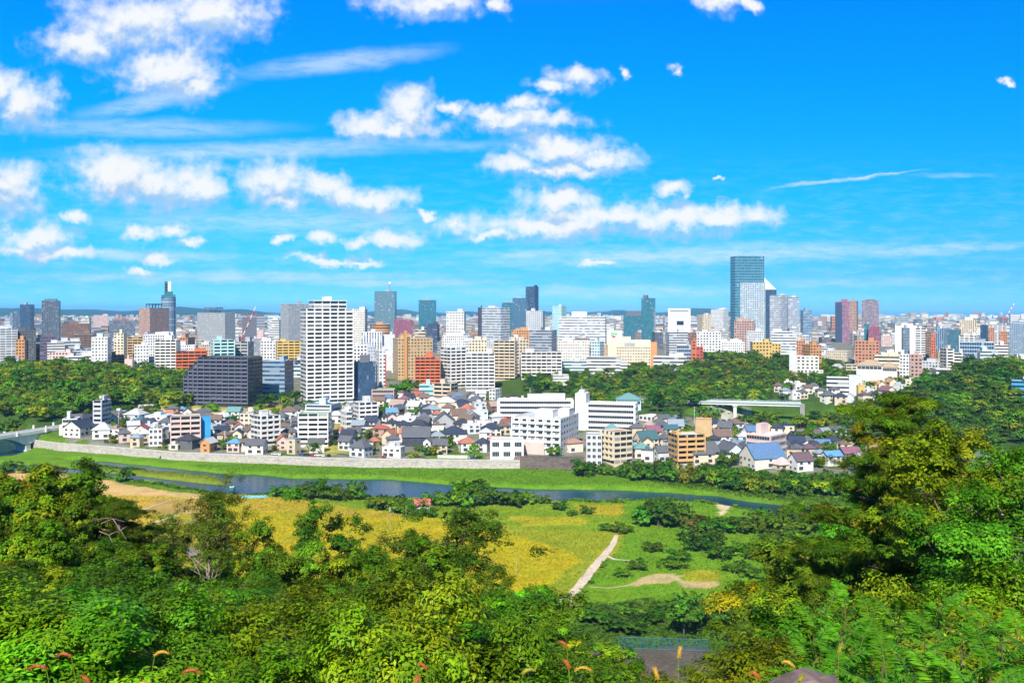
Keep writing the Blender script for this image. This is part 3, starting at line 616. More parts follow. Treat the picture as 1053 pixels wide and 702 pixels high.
i = T('blue green glass tower with white dish mast on its flat roof', 'dish mast tower', 385, 408, 299.3, 1700, .1, 'curtain', 'grey', 'teal', hut=1)
b = MB(); b.tube([(xat(i, 400.5), 0, i['H'] - .6), (xat(i, 400.5), 0, topz(i, 291))], [.9, .5], 6); b.box(xat(i, 399), xat(i, 400), -2, 2, i['H'] - .5, topz(i, 294)); link('mast', b.mesh('mast', METAL), i['r'])
b = MB(); b.tube([(xat(i, 401.4), -2, topz(i, 292.8)), (xat(i, 401.4), -1, topz(i, 291.2)), (xat(i, 401.4), 0, topz(i, 289.5))], [1.2, 2.8, 1.0], 10); link('dish', b.mesh('dish', wallm('white')), i['r'])
T('maroon block with flat top between the dish mast tower and the dark teal tower', None, 405, 424.5, 329, 1500, 0, 'fine', 'magenta', hut=1)
T('low round orange building with pale dome in front of the dish mast tower', None, 383, 401.5, 333.5, 1300, 0, 'rib', 'orange', hut=1, pol=lambda W, D: [(W / 2 * math.cos(t), D / 2 * math.sin(t)) for t in np.linspace(-math.pi / 2, 1.5 * math.pi, 17)[:-1]])
T('dark teal glass tower with rounded top corners, right of the dish mast tower', 'dark teal tower', 430.5, 448.6, 308.5, 2000, 0, 'curtain', 'teal', 'teal', hut=2)
T('wide dark blue glass block at the foot of the dark teal tower', None, 435, 452, 333, 1500, .15, 'rib', 'navy', 'blue')
T('white building with columns of blue windows behind the dark glass cube', None, 371, 393, 341.5, 1050, 0, 'vert', 'white', 'blue', hut=1)
T('grey block with pinkish roof between the blue windowed building and the tan block', None, 393, 406, 344, 1060, 0, 'blank', 'lightgrey', roofc='pinkbrown')
T('small white block with dark square openings right of the white residential tower', None, 363.5, 377.5, 355, 900, 0, 'grid', 'white', hut=1)
i = T('large tan office block with square windows and orange brown stair column', 'tan square windowed block', 404, 445, 348, 930, -.14, 'sq', 'tan', hut=2, roofc='lightgrey', bw=3.2); block(i, 'stair_column', 411, 414.2, 340, wallm('orange'), -.6, -.45, 0)
i = T('bright red orange apartment block with dark recessed strip', 'red orange apartments', 427, 452.5, 367.5, 840, 0, 'balc', 'redorange', geo='balc', bw=4.5, hut=0); block(i, 'rooftop_hut', 438, 445, 362.5, wallm('redorange'))
i = T('dark glass cube office beside the foot of the white residential tower', 'dark glass cube', 363.5, 386.8, 372.5, 758, .05, 'curtain', 'darkblue', 'blue', hut=0); block(i, 'rooftop_hut', 370, 380, 365.5, wallm('slate'))
i = T('slim white tower with bright red right edge next to the dark glass cube', None, 386.8, 397, 360, 800, -.3, 'sq', 'white', hut=1); block(i, 'red_edge', 395.6, 397.2, 365, wallm('red'), -.51, -.49, 0)
T('white hotel tower with square window grid left of the striped tower', 'white grid hotel', 459, 479, 320.3, 1500, .1, 'sq', 'white', hut=1, bw=5, fh=4.4, wf=.55)
T('plain white block at the foot of the white grid hotel', None, 455, 478, 345, 1150, 0, 'fine', 'white', hut=3)
T('white apartment tower with broad blank end wall, left of a matching pair', 'white apartment pair', 453, 479, 357.5, 850, -.4, 'balc', 'white', geo='balc', hut=1, bw=5)
T('white apartment tower with rows of balconies, right of a matching pair', None, 479, 508.5, 363.5, 830, 0, 'balc', 'white', geo='balc', hut=1, bw=5)
T('white and grey horizontally striped office tower with white rooftop box', 'striped office tower', 495.5, 524.5, 316.3, 1500, .34, 'rib', 'lightgrey', 'grey', hut=1, fh=4.2)
T('thin dark slab against the left side of the striped office tower', None, 491.4, 496, 316, 1560, 0, 'blank', 'navy')
T('shorter teal glass block of the central high-rise cluster, next to the striped tower', None, 516, 528, 311, 1900, 0, 'curtain', 'teal', 'teal', hut=2)
T('broad blue green glass tower left of the highest central skyscraper', None, 527, 541.5, 306.3, 1850, 0, 'curtain', 'tealglass', 'blue')
T('highest central skyscraper, dark blue with white right edge', 'highest central skyscraper', 540.5, 553.8, 294.5, 2100, .3, 'vert', 'darkblue', 'blue', hut=1)
T('grey tower with fine window grid in front of the highest central skyscraper', None, 541, 560.5, 319.5, 1500, .14, 'grid', 'lightgrey', hut=1)
T('pale mint tower with white top box right of the central cluster', None, 568, 582.3, 314.5, 2000, .35, 'fine', 'paleteal', 'grey', hut=1)
i = T('broad white city office with green tinted ribbon windows', 'broad ribbon windowed office', 575, 623.5, 325.5, 1400, .03, 'rib', 'white', 'grey', hut=0, fh=4.1, roofc='white'); block(i, 'rooftop_hut', 588, 604, 320.3, wallm('white'))
T('white block with small square windows below the broad ribbon windowed office', None, 574, 606, 350.5, 1080, 0, 'sq', 'offwhite', hut=2)
T('pale block with a blue wall panel, right of the small windowed white block', None, 606, 621, 351, 1090, .3, 'grid', 'paleblue', hut=1)
T('dark grey office with light ribbon bands and dark glass ends', 'dark banded office', 544.5, 572.5, 339.5, 1180, .2, 'rib', 'grey', 'blue', hut=1)
T('brown beige apartment block with deep balconies right of the white apartment pair', 'brown beige apartments', 508, 532, 350.5, 900, .12, 'balc', 'beige', geo='balc', bw=5, hut=1)
T('narrow dull beige block wedged behind the brown beige apartments', None, 531, 544, 349.5, 960, 0, 'grid', 'beige')
T('beige block with flat roof behind the right white apartment tower', None, 482, 501, 349.5, 1020, 0, 'grid', 'cream', hut=2)
T('small orange and white shop block with rooftop billboard behind the dark banded office', None, 526, 546, 339.5, 1300, 0, 'grid', 'orange', hut=2)
i = T('wide cream white apartment block with vertical dividers above the pine trees', 'wide cream apartments', 536, 577.5, 362.5, 885, 0, 'balc', 'offwhite', geo='balc', bw=4.6, hut=1, fh=3.3); block(i, 'podium', 536.5, 577, 391.5, wallm('offwhite'), -.62, -.505, -2)
T('pale blue white slab with ribbon balconies, left half of the long striped pair', None, 577.6, 603, 371.5, 905, 0, 'band', 'paleblue', hut=1, roofc='slate')
i = T('long white slab with dark ribbon stripes stepping down at its right end', 'long striped slab', 603, 638, 367.5, 895, 0, 'band', 'white', hut=0, roofc='darkgrey'); block(i, 'stepped_wing', 638, 645, 372, facade('white', 'dark', 1.0, .46, .9), -.5, .5, 0, 'band')
i = T('large sand yellow office block with orange right end, above the woods', 'sand yellow office', 625, 669, 350, 1010, .0, 'blank', 'cream', hut=1); block(i, 'front_wing', 634, 669, 356, facade('cream', 'dark', .48, .30, .72), -.72, -.505, 0, 'sq'); block(i, 'end_wing', 669, 675.5, 352, wallm('orange'), -.6, .4, 0); block(i, 'rooftop_hut', 642, 653, 352.5, wallm('grey'), -.7, -.52, topz(i, 355.8))
i = T('white building with green and red emblem panel left of the dark teal block', None, 624, 639.5, 340, 1300, 0, 'blank', 'white', hut=1)
block(i, 'emblem', 628, 631.4, 341.5, wallm('greenroof'), -.53, -.505, topz(i, 345.2)); block(i, 'emblem', 631.6, 635, 341.5, wallm('greenroof'), -.53, -.505, topz(i, 344.5)); block(i, 'emblem', 629.5, 633, 345.4, wallm('red'), -.53, -.505, topz(i, 347))
i = T('wide dark teal office block left of the slim teal tower', None, 641, 660, 324.5, 1700, 0, 'curtain', 'teal', 'teal', hut=0); block(i, 'rooftop_frame', 644, 660, 319.6, wallm('slate'))
i = T('slim teal glass tower standing alone with dark roof box', 'slim teal tower', 659.5, 674, 306.3, 1600, .12, 'glass', 'teal', 'teal', hut=0); block(i, 'rooftop_hut', 661, 666, 303.2, wallm('slate'))
i = T('office block with thick white frame around a blank grey front', 'white framed office', 687, 710, 317.2, 1700, 0, 'blank', 'lightgrey', hut=0)
block(i, 'frame', 687, 689, 317, wallm('white'), -.58, -.505, 0); block(i, 'frame', 708, 710, 317, wallm('white'), -.58, -.505, 0); block(i, 'frame', 689.02, 707.98, 317, wallm('white'), -.58, -.505, topz(i, 319)); block(i, 'window', 696, 703, 330, GLASSM, -.52, -.505, topz(i, 334))
T('grey white block with many window bands in front of the white framed office', None, 685, 707.5, 341.5, 1170, -.15, 'band', 'lightgrey', hut=2, fh=3.2)
T('narrow brown block joined to the right of the grey white banded block', None, 707.5, 716, 342, 1180, 0, 'fine', 'brown')
T('beige tower with dark left side, right of the white framed office', None, 717, 731, 323.5, 1700, -.4, 'grid', 'cream', hut=1)
T('far white tower with stepped top left of the tallest glass skyscraper', None, 731, 749, 318, 2200, .3, 'fine', 'white', hut=2)
T('white apartment block with fine grid below the beige tower', None, 716.5, 741.5, 341.5, 1090, 0, 'grid', 'white', hut=1, fh=3.2)
T('narrow red orange block at the edge of the woods', None, 711, 716, 350.5, 985, 0, 'grid', 'redorange'); T('lower brick red block beside the narrow red orange one at the woods', None, 716, 723, 357, 975, 0, 'grid', 'red')
T('white building with round arched roof and dark glass front by the woods', None, 696, 710.5, 355, 985, 0, 'glass', 'white', 'blue', hut=1)
T('low white hall with blue roof details between the arched building and the woods', None, 672, 706, 367, 960, 0, 'rib', 'white', hut=2)
T('cluster block in plain white left below the tallest glass skyscraper', None, 740, 766, 352, 1150, 0, 'fine', 'white', hut=3)
i = T('tallest glass skyscraper, teal top over a silvery lower front', 'tallest glass skyscraper', 751, 786, 263.3, 1680, -.15, 'glass', 'tealglass', 'teal', hut=0, fh=5, bw=3.4, roofc='slate')
block(i, 'lower_front', 756.5, 786.5, 290.5, facade('lightgrey', 'teal', .62, .22, .85, .4, .1), -.6, -.505, 0, 'grid'); block(i, 'parapet_screen', 754.5, 786, 263, wallm('teal'), -.46, .46)
T('brown block with pale grid standing before the tallest glass skyscraper', None, 755, 776.5, 330, 1280, .05, 'grid', 'pinkbrown', hut=2)
T('white block with green roof box before the tallest glass skyscraper', None, 768, 785, 340.5, 1220, 0, 'fine', 'lightgrey', hut=2)
i = T('dark tower with white slanted roof slicing down to the right', 'slanted roof tower', 786, 798.5, 297.5, 1760, 0, 'curtain', 'darkblue', 'blue', hut=0)
b = MB(); x0, x1, zz, za = -i['W'] / 2, i['W'] / 2, i['H'] - .3, topz(i, 285.5); y0, y1 = -i['D'] / 2 - .3, i['D'] / 2 + .3
b.face([(x0, y0, zz), (x1, y0, zz), (x0, y0, za)]); b.face([(x1, y1, zz), (x0, y1, zz), (x0, y1, za)]); b.face([(x1, y0, zz), (x1, y1, zz), (x0, y1, za), (x0, y0, za)]); b.face([(x0, y1, zz), (x0, y0, zz), (x0, y0, za), (x0, y1, za)]); link('slanted_roof', b.mesh('slanted_roof', wallm('white')), i['r']); mast(i, 787, 279)
T('grey banded tower with dark right side below the slanted roof tower', None, 791.5, 809.5, 303.5, 1640, .38, 'rib', 'lightgrey', 'grey', hut=1)
T('blue grey apartment tower with pale right half next to the slanted roof tower', None, 804, 821.7, 305.5, 1800, -.38, 'band', 'lightgrey', 'blue', hut=1, fh=3.8)
T('lower blue grey tower last on the right of the skyscraper group', None, 823, 835, 318.8, 1900, -.25, 'band', 'bluegrey', 'blue')
i = T('bright orange yellow apartment block rising out of the woods', 'orange yellow apartments', 771.5, 794, 351.5, 1005, -.12, 'grid', 'yellow', hut=1); block(i, 'lower_wing', 794, 804.5, 353.5, facade('yellow', 'dark', .55, .3, .8), -.4, .4, 0, 'grid')
T('orange block with dark left wall at the top of the woods', None, 825, 845, 354.5, 1005, -.42, 'grid', 'orange', hut=1); T('small orange brick block left of the dark walled orange block', None, 819, 828, 350.5, 1060, 0, 'fine', 'terracotta')
T('low white office with flat canopy roof between the skyscraper group and the woods', None, 793, 818, 341, 1220, 0, 'rib', 'offwhite', 'blue', hut=2)
i = T('dark blue and magenta apartment tower of the right hand pair', 'magenta tower', 859, 873.7, 309.8, 1900, 0, 'vert', 'magenta', 'grey', hut=2); block(i, 'dark_wing', 858.8, 866, 311, wallm('darkblue'), -.56, .4, 0); T('beige apartment tower touching the dark blue and magenta one', None, 873.7, 882.5, 309.2, 1910, .2, 'fine', 'pinkbrown')
i = T('purple grey apartment tower with pale corner strips on the right skyline', 'purple grey tower', 886, 903.7, 308.8, 1900, 0, 'vert', 'mauve', 'grey', hut=0); block(i, 'crown', 890, 900, 307.8, wallm('purple'))
T('red block with dark glass neighbour below the purple grey tower', None, 893, 904.5, 336, 1320, 0, 'fine', 'magenta', hut=1); T('dark teal office with curved roof left of the red block', None, 888.5, 894, 333, 1340, 0, 'glass', 'teal', 'teal')
T('low brown brick building with square tower at the edge of the woods', None, 879, 904, 351, 1010, 0, 'grid', 'terracotta', hut=1)
T('white and teal striped office standing before the sea on the right', None, 922, 934.5, 324, 1900, .4, 'rib', 'lightgrey', 'teal'); T('big plain white block with blank walls on the right of the city', None, 920.5, 943, 335, 1300, 0, 'blank', 'white', hut=2)
T('pale blue glass block in front of the big plain white block', None, 927, 935.5, 337, 1250, -.2, 'glass', 'bluegrey', 'grey'); T('white apartment tower with rounded balconies right of the big plain white block', 'rounded white apartments', 941, 952.7, 337.5, 1200, 0, 'balc', 'white', hut=1)
T('dark brick red block between the rounded white apartments and a small orange one', None, 951.5, 957.5, 341, 1150, 0, 'fine', 'brown'); T('small orange red block right of the rounded white apartments', None, 957.5, 962.2, 344, 1110, 0, 'fine', 'redorange')
T('blue grey block with narrow windows behind the small orange red block', None, 962, 974, 338, 1310, .3, 'vert', 'bluegrey', 'blue'); T('wide dark green grey block over the treetops on the right', None, 974, 987.5, 339, 1230, 0, 'curtain', 'slate', 'teal')
T('tan and dark striped apartment tower behind the white twin blocks', None, 987, 1004, 329, 1500, 0, 'vert', 'cream', hut=2); T('white twin stepped apartment blocks right of the wide dark green grey block', None, 987, 1008, 345, 1180, .3, 'balc', 'white', hut=3)
T('solid blue glass block right of the white twin stepped apartments', None, 1008, 1016.5, 334, 1300, .2, 'curtain', 'darkblue', 'blue'); T('pinkish orange block right of the solid blue glass block', None, 1016.5, 1022.5, 337, 1290, 0, 'fine', 'terracotta')
T('orange brown tower with yellow top at the right end of the city', 'orange brown tower', 1027, 1036, 341, 1110, 0, 'fine', 'terracotta', hut=1); T('wide blue grey block at the far right end of the city', None, 1038, 1062, 333, 1400, 0, 'fine', 'bluegrey', hut=3)
T('low wide pale blue hall with glass roof on the right above the woods', None, 987, 1022, 352, 960, 0, 'glass', 'paleblue', 'blue', hut=1, roofc='paleblue'); T('white block with square wing right of the low pale blue hall', None, 1023, 1037, 355, 930, 0, 'band', 'white', hut=2)
T('tall narrow white and dark apartment block before the treetops on the right', None, 966.5, 980, 358.5, 885, -.5, 'balc', 'offwhite', hut=1); T('white stepped apartment block beside the tall narrow white and dark one', None, 980, 992, 363, 890, .2, 'balc', 'white', hut=1)
T('low white school like block with blue stripes above the right hand woods', None, 1005, 1026, 361, 860, -.15, 'band', 'paleblue', hut=2)
T('white narrow block beside the brick house below the rounded apartments', None, 925, 936.3, 364.5, 905, .15, 'grid', 'white'); T('brick red block with dark windows right of the white narrow block', None, 936.3, 948.5, 364.5, 910, 0, 'grid', 'pinkbrown', hut=1)
T('long flat tan building among trees left of the white narrow block', None, 899, 925, 366, 940, 0, 'rib', 'cream', hut=2, roofc='tan')
T('low white pavilion with dark openings set in the woods', None, 958, 982.5, 379.5, 800, -.2, 'rib', 'offwhite', hut=0, fh=4)
i = T('grey white block with deep window grid in the woods above the far houses', 'deep gridded block', 819, 842, 366.5, 905, 0, 'grid', 'offwhite', hut=0, fh=3.2, bw=4); block(i, 'stair_tower', 811.5, 819, 361, wallm('lightgrey'), -.4, .4, -2); block(i, 'low_wing', 823, 846.5, 380, facade('offwhite', 'dark', .55, .3, .8), -.9, -.51, -2, 'grid')
i = T('white flat roofed hospital like block with banded left part and blank right part', 'white banded block', 850, 873, 388.5, 800, 0, 'band', 'white', hut=0, fh=4); block(i, 'blank_wing', 873, 886.5, 386, wallm('lightgrey'), -.6, .5, -2)
T('blue and white low building at the right edge above the woods', None, 1040, 1066, 392, 650, 0, 'band', 'brightblue', hut=1, roofc='pink')
# --- this side of the city, on the river terrace
T('grey apartment tower standing alone beside the riverside forest', 'lone grey riverside tower', 97, 114.5, 411.5, 598, .55, 'balc', 'lightgrey', geo='balc', bw=4, hut=1, D=12)
i = T('white stepped apartment house by the end of the stone arch bridge', 'white stepped bridge house', 64, 83, 430.5, 590, .2, 'band', 'white', hut=1, geo='rows'); block(i, 'low_wing', 60, 66, 437, wallm('white'), -.5, .4, -1)
i = T('white pink apartment block with balconies and tall bright blue side screen', 'white pink apartments', 175.6, 206, 428.5, 551, 0, 'balc', 'pink', geo='balc', bw=5, hut=0, fh=3.0); block(i, 'side_screen', 206.3, 217, 431, wallm('brightblue'), -.3, .25, -1)
T('small white cube house with square windows on the embankment', None, 153, 170, 441, 538, .2, 'sq', 'white', geo='win', hut=1, base=459)
T('white over black two tone house at the edge of the bare lot', None, 142, 160, 417.5, 690, 0, 'rib', 'white', hut=0, geo='rows')
T('cream apartment house with pale rooftop room behind the white riverside apartments', None, 246.5, 266, 425, 600, .3, 'grid', 'cream', geo='win', hut=1)
T('white riverside apartment block with stepped balconies and plain corner', 'stepped white riverside apartments', 258, 287, 428, 556, -.35, 'balc', 'white', geo='balc', bw=4.5, hut=1)
T('white apartment block with green flat roof above the parked cars', 'green roofed white apartments', 307, 341, 425, 556, .12, 'balc', 'white', geo='balc', bw=5.5, hut=0, roofc='greenroof')
T('long pale blue apartment slab with blank grey end wall', 'pale blue slab', 314, 350, 416, 640, .28, 'band', 'paleblue', geo='rows', hut=1, roofc='bluegrey')
T('narrow plain white block right of the pale blue slab', None, 350, 362, 423, 602, -.5, 'sq', 'white', hut=1, geo='win')
T('white apartment house with rounded balconies and plain left wall', 'rounded balcony apartments', 363, 388, 414, 612, -.25, 'balc', 'white', geo='balc', bw=4, hut=2)
T('low pinkish brown block with balcony bands and planted roof', 'low pinkish brown block', 382, 407, 400.5, 750, .08, 'band', 'pinkbrown', geo='rows', hut=0, roofc='greenroof')
T('small round fronted office with teal bands', None, 431, 446.5, 395.5, 775, 0, 'rib', 'paleteal', 'teal', hut=1); T('grey brown apartment block between the teal banded office and the houses', None, 446.5, 471, 394.5, 765, .3, 'balc', 'beige', geo='balc', hut=1)
T('white and blue narrow house block with red roof terrace', None, 503, 515.5, 400, 765, .5, 'grid', 'white', geo='win', hut=0, roofc='terracotta')
i = T('large white school building with rows of wide windows and open corner balconies', 'white school', 527, 595, 430.5, 528, .3, 'sq', 'white', geo='balc', bw=5.2, hut=2, D=34, fh=3.7, roofc='lightgrey'); block(i, 'ground_storey', 530, 573, 455.5, wallm('pink'), -.54, -.505, -1)
T('long white back wing behind the white school with broad blank wall', None, 511, 590, 411.5, 640, 0, 'band', 'white', geo='rows', hut=2, D=16, fh=3.9, roofc='lightgrey')
i = T('long white ribbon windowed wing with stair tower beside the white school', 'ribbon windowed wing', 603, 656, 415.5, 600, .06, 'band', 'white', geo='rows', hut=0, D=15, fh=3.3, roofc='white'); block(i, 'stair_tower', 591, 603, 405.5, wallm('white'), -.6, .4, -1); block(i, 'stair_tower_top', 594, 600, 402.5, wallm('lightgrey'), -.3, .2, topz(i, 405.4))
T('low white box house with green shutters above the dark stone wall', 'low white box house', 504, 538.5, 452.5, 514, 0, 'sq', 'white', geo='win', hut=0, roofc='lightgrey', bw=6, fh=4.5)
T('cream stepped apartment house with slanted balconies', 'cream stepped apartments', 619, 650.5, 444, 505, .6, 'balc', 'cream', geo='balc', hut=0, bw=4, roofc='pinkbrown'); T('pale grey narrow house with stair wall left of the cream stepped apartments', None, 603, 619, 447, 508, 0, 'sq', 'lightgrey', geo='win', hut=0)
i = T('orange apartment house with white balconies and pale blue roof', 'orange apartments', 687, 724, 447, 497, -.27, 'balc', 'apricot', geo='balc', hut=0, bw=4.5, roofc='paleblue', D=12); block(i, 'stair_tower', 688, 695, 444.5, wallm('apricot'), -.3, .2)
T('plain white two storey block among the trees behind the riverside houses', 'plain white block in trees', 657, 682.5, 428, 635, .5, 'grid', 'white', geo='win', hut=0, roofc='white')
i = T('flat pinkish workshop with square tower and white rooftop', 'pinkish workshop', 767, 808.5, 448, 500, .4, 'rib', 'pink', geo='rows', hut=0, roofc='white', D=18, fh=3.6); block(i, 'square_tower', 776, 784.5, 438, wallm('pink'), -.2, .25)
T('ochre walled hall with orange roof edge behind the orange apartments', 'ochre hall', 715, 732, 431.5, 560, 0, 'blank', 'tan', hut=0, roofc='terracotta')
# ------------------------------------------------------------------ ordinary city blocks between the landmarks
AUTO = []       # things whose labels are written at the end: (object, base phrase, category, group, px, py, depth)
def auto(o, base, cat, group, px, py, d): AUTO.append((o, base, cat, group, px, py, d))
def free(x, y, r): return all((x - a) ** 2 + (y - b) ** 2 > (r + c) ** 2 for a, b, c in FOOT)
CITYCOL = [('white', 9), ('offwhite', 6), ('cream', 3), ('lightgrey', 5), ('grey', 2), ('beige', 2), ('brown', 1), ('pink', 2), ('paleblue', 2), ('terracotta', 1.2), ('pinkbrown', 1), ('bluegrey', 1), ('tan', 1), ('orange', .4), ('slate', .6)]
WORD = dict(white='white', offwhite='off white', cream='cream', lightgrey='light grey', grey='grey', beige='beige', brown='brown', pink='pinkish', paleblue='pale blue', terracotta='terracotta', pinkbrown='pinkish brown', bluegrey='blue grey', tan='tan', orange='orange', slate='slate',
    red='red', redorange='red orange', navy='navy', darkblue='dark blue', copper='green copper', teal='teal', magenta='wine red', purple='plum', brightblue='bright blue', greenroof='green', blue='blue', darkgrey='dark grey', yellow='yellow', paleteal='mint', stone='stone', black='black')
def weighted(rng, pairs):
    t = rng.uniform(0, sum(w for _, w in pairs))
    for c, w in pairs:
        t -= w
        if t <= 0: return c
    return pairs[0][0]
def blocked(px, d):
    return (px < 206 and d < 935) or (632 < px < 872 and d < 1125) or (px >= 800 and d < 960) or (px < 640 and d < 800)
def city_fill():
    rng = random.Random(11); n = 0
    for _ in range(9000):
        if n >= 225: break
        d = rng.choice((rng.uniform(800, 1300), rng.uniform(950, 1900), rng.uniform(1300, 2900))); px = rng.uniform(-15, 1068)
        if blocked(px, d): continue
        w = rng.uniform(13, 30); dd = rng.uniform(11, 20); x, y = (px - CX) / F * d, d
        if not free(x, y, w * .42): continue
        Ht = min(rng.lognormvariate(3.05, .38), 46) if d > 1000 else rng.uniform(7, 17)
        gz = tz(x, y); top = HY + F * (H - gz - Ht) / d
        if top < (337 if px < 700 else 331): Ht = max(8, H - gz - (rng.uniform(337, 350) - HY) / F * d)
        if px > 800 and d < 1350: Ht = min(Ht, rng.uniform(9, 17))
        if Ht < 7: continue
        n += 1; FOOT.append((x, y, w * .55)); wall = weighted(rng, CITYCOL); sty = rng.choice(('grid', 'balc', 'rib', 'fine', 'sq', 'band', 'balc', 'grid'))
        w_, vlo, vhi, bw, fh = STY[sty]; nf = max(2, round(Ht / fh)); rot = -math.atan((px - CX) / F) + rng.choice((0, .12, -.2, .3, -.35, .5)) + .05
        r = thing('city_block', (x, y, gz), rot); b, I = shell(w, dd, 0, Ht, nf, bw)
        link('wall', b.mesh('wall', facade(wall, rng.choice(('dark', 'dark', 'grey', 'blue')), w_, vlo, vhi)), r)
        rc = rng.choice((None, None, None, 'lightgrey', 'white', 'greenroof', 'bluegrey', 'pinkbrown', 'darkgrey'))
        rb = MB(); rb.prism(I, Ht - 1.1, Ht - .62); rf_ = link('roof', rb.mesh('roof', mat('roof_' + rc, PAL[rc], .8, .2, .3) if rc else ROOFGREY), r)
        roof_bits(rf_, w, dd, Ht, rng.choice((1, 1, 2, 3)), rng, wallm(rng.choice((wall, 'lightgrey', 'white'))), False)
        txt = f"{WORD[wall]} {nf} storey block ".replace('pinkish brown', 'rosy').replace('light grey', 'pale') + dict(grid='with window grid', balc='with balconies', rib='with ribbon windows', fine='with fine windows', sq='with square windows', band='with window bands')[sty]
        auto(r, txt, 'building', 'ordinary blocks of the city centre', px, HY + F * (H - gz - Ht) / d, d)
city_fill()

def distant_city():
    rng = np.random.default_rng(5); V, Q, C = [], [], []
    pal = np.array([PAL[k] for k in ('white', 'white', 'white', 'offwhite', 'cream', 'lightgrey', 'lightgrey', 'pink', 'beige', 'paleblue', 'bluegrey', 'terracotta', 'grey', 'pinkbrown')])
    n = 5200; d = 1950 + 6000 * rng.random(n) ** 1.0; px = rng.uniform(-40, 1095, n); w = rng.uniform(9, 26, n) * (1 + d / 9000); dp = rng.uniform(9, 22, n); h = np.clip(rng.lognormal(2.35, .5, n), 5, 55)
    h = np.where((px > 840) & (d > 3000), np.minimum(h * 1.35, 48), h)
    x = (px - CX) / F * d; gz = terr(x, d) - 1; rot = -np.arctan((px - CX) / F) + rng.choice([0, .2, -.3, .5, .75], n)
    ok = np.array([all((a - p) ** 2 + (b - q) ** 2 > (r + 12) ** 2 for p, q, r in FOOT) if b < 2300 else True for a, b in zip(x, d)])
    for i in np.nonzero(ok)[0]:
        c, s = math.cos(rot[i]), math.sin(rot[i]); P = [(x[i] + c * u - s * v, d[i] + s * u + c * v) for u, v in ((-w[i]/2, -dp[i]/2), (w[i]/2, -dp[i]/2), (w[i]/2, dp[i]/2), (-w[i]/2, dp[i]/2))]
        col = pal[rng.integers(len(pal))] * rng.uniform(.7, 1.0); z0, z1 = gz[i], gz[i] + 1 + h[i]; nb = max(2, int(h[i] / 7)) if d[i] < 4500 else 1
        for k in range(4):
            p, q = P[k], P[(k + 1) % 4]
            for t in range(nb):       # storeys: a wall band and a window band
                za, zm, zb = z0 + (z1 - z0) * t / nb, z0 + (z1 - z0) * (t + .55) / nb, z0 + (z1 - z0) * (t + 1) / nb
                for lo, hi, cc in ((za, zm, col), (zm, zb, col * .35 + .02)) if nb > 1 else ((za, zb, col * .85),):
                    b = len(V); V += [(*p, lo), (*q, lo), (*q, hi), (*p, hi)]; Q.append((b, b+1, b+2, b+3)); C += [cc] * 4
        b = len(V); V += [(*p, z1) for p in P]; Q.append((b, b+1, b+2, b+3)); C += [np.array((.42, .43, .45)) * rng.uniform(.6, 1.3)] * 4
    m = bpy.data.materials.new('distant_walls'); m.use_nodes = True; nt = m.node_tree; a = nt.nodes.new('ShaderNodeAttribute'); a.attribute_name = 'tint'
    nt.links.new(a.outputs['Color'], nt.nodes['Principled BSDF'].inputs['Base Color']); nt.nodes['Principled BSDF'].inputs['Roughness'].default_value = .7
    me = fast_mesh('distant_city', V, Q, np.array(C)); me.materials.append(m)
    tag(link('distant_city', me), 'pale low city sprawl reaching to the sea and hills', 'city', None, 'stuff')
distant_city()

# ------------------------------------------------------------------ houses
_hm = {}
def house_mesh(kind, w, d, h, rt):
    k = (kind, w, d, h)
    if k in _hm: return _hm[k]
    e = .7; b = MB(); b.box(-w/2, w/2, -d/2, d/2, -2, h, 0)
    if kind == 'gable':
        for s in (-1, 1): b.face([(s*w/2, -s*d/2, h), (s*w/2, s*d/2, h), (s*w/2, 0, h + rt)])
    a = MB()
    if kind == 'hip':
        X, Y, r = w/2 + e, d/2 + e, max(.3, (w - d) / 2 if w > d else .3); z = h - .15; t = h + rt
        R = [(-r, 0, t), (r, 0, t)]; B = [(-X, -Y, z), (X, -Y, z), (X, Y, z), (-X, Y, z)]
        a.face([B[0], B[1], R[1], R[0]]); a.face([B[1], B[2], R[1]]); a.face([B[2], B[3], R[0], R[1]]); a.face([B[3], B[0], R[0]]); a.box(-X, X, -Y, Y, z - .18, z - .003)
        a.box(-r - .2, r + .2, -.14, .14, t - .12, t + .1)
    elif kind == 'gable':
        X, Y, z, t = w/2 + .6, d/2 + e, h - .35, h + rt + .15
        for s in (-1, 1):
            lo, hi = [(-X, s*Y, z), (X, s*Y, z)], [(X, 0, t), (-X, 0, t)]
            q = lo + hi if s < 0 else [lo[1], lo[0], hi[1], hi[0]]
            a.face(q); a.face([(p[0], p[1], p[2] - .18) for p in reversed(q)]); a.face([q[0], (q[0][0], q[0][1], q[0][2] - .18), (q[1][0], q[1][1], q[1][2] - .18), q[1]])
            for u in (-X, X): a.face([(u, s*Y, z), (u, 0, t), (u, 0, t - .18), (u, s*Y, z - .18)])
        a.box(-X - .02, X + .02, -.16, .16, t - .1, t + .12)
    else:
        a.box(-w/2 - .12, w/2 + .12, -d/2 - .12, d/2 + .12, h + .003, h + .35); a.box(-w*.2, w*.1, -d*.2, d*.25, h + .353, h + 2.1)
    _hm[k] = (b, a); return _hm[k]
_cm = {}
FRAME = mat('dark_window_frame', (.22, .22, .23), .5, .05, 1)
HWIN = window_mesh(1.6, 1.0, GLASSM, FRAME, 2); HWIN2 = window_mesh(2.3, 1.6, GLASSM, FRAME, 3)
def roofmat(c):
    key = ('rooftile', c)
    if key in _mats: return _mats[key]
    g_ = sum(PAL[c]) / 3; m = mat('roof_tiles_' + c, [.62 * q + .30 * g_ for q in PAL[c]], .6, .22, 1.2, 0, .35, .2); _mats[key] = m; return m
HOUSES = 0
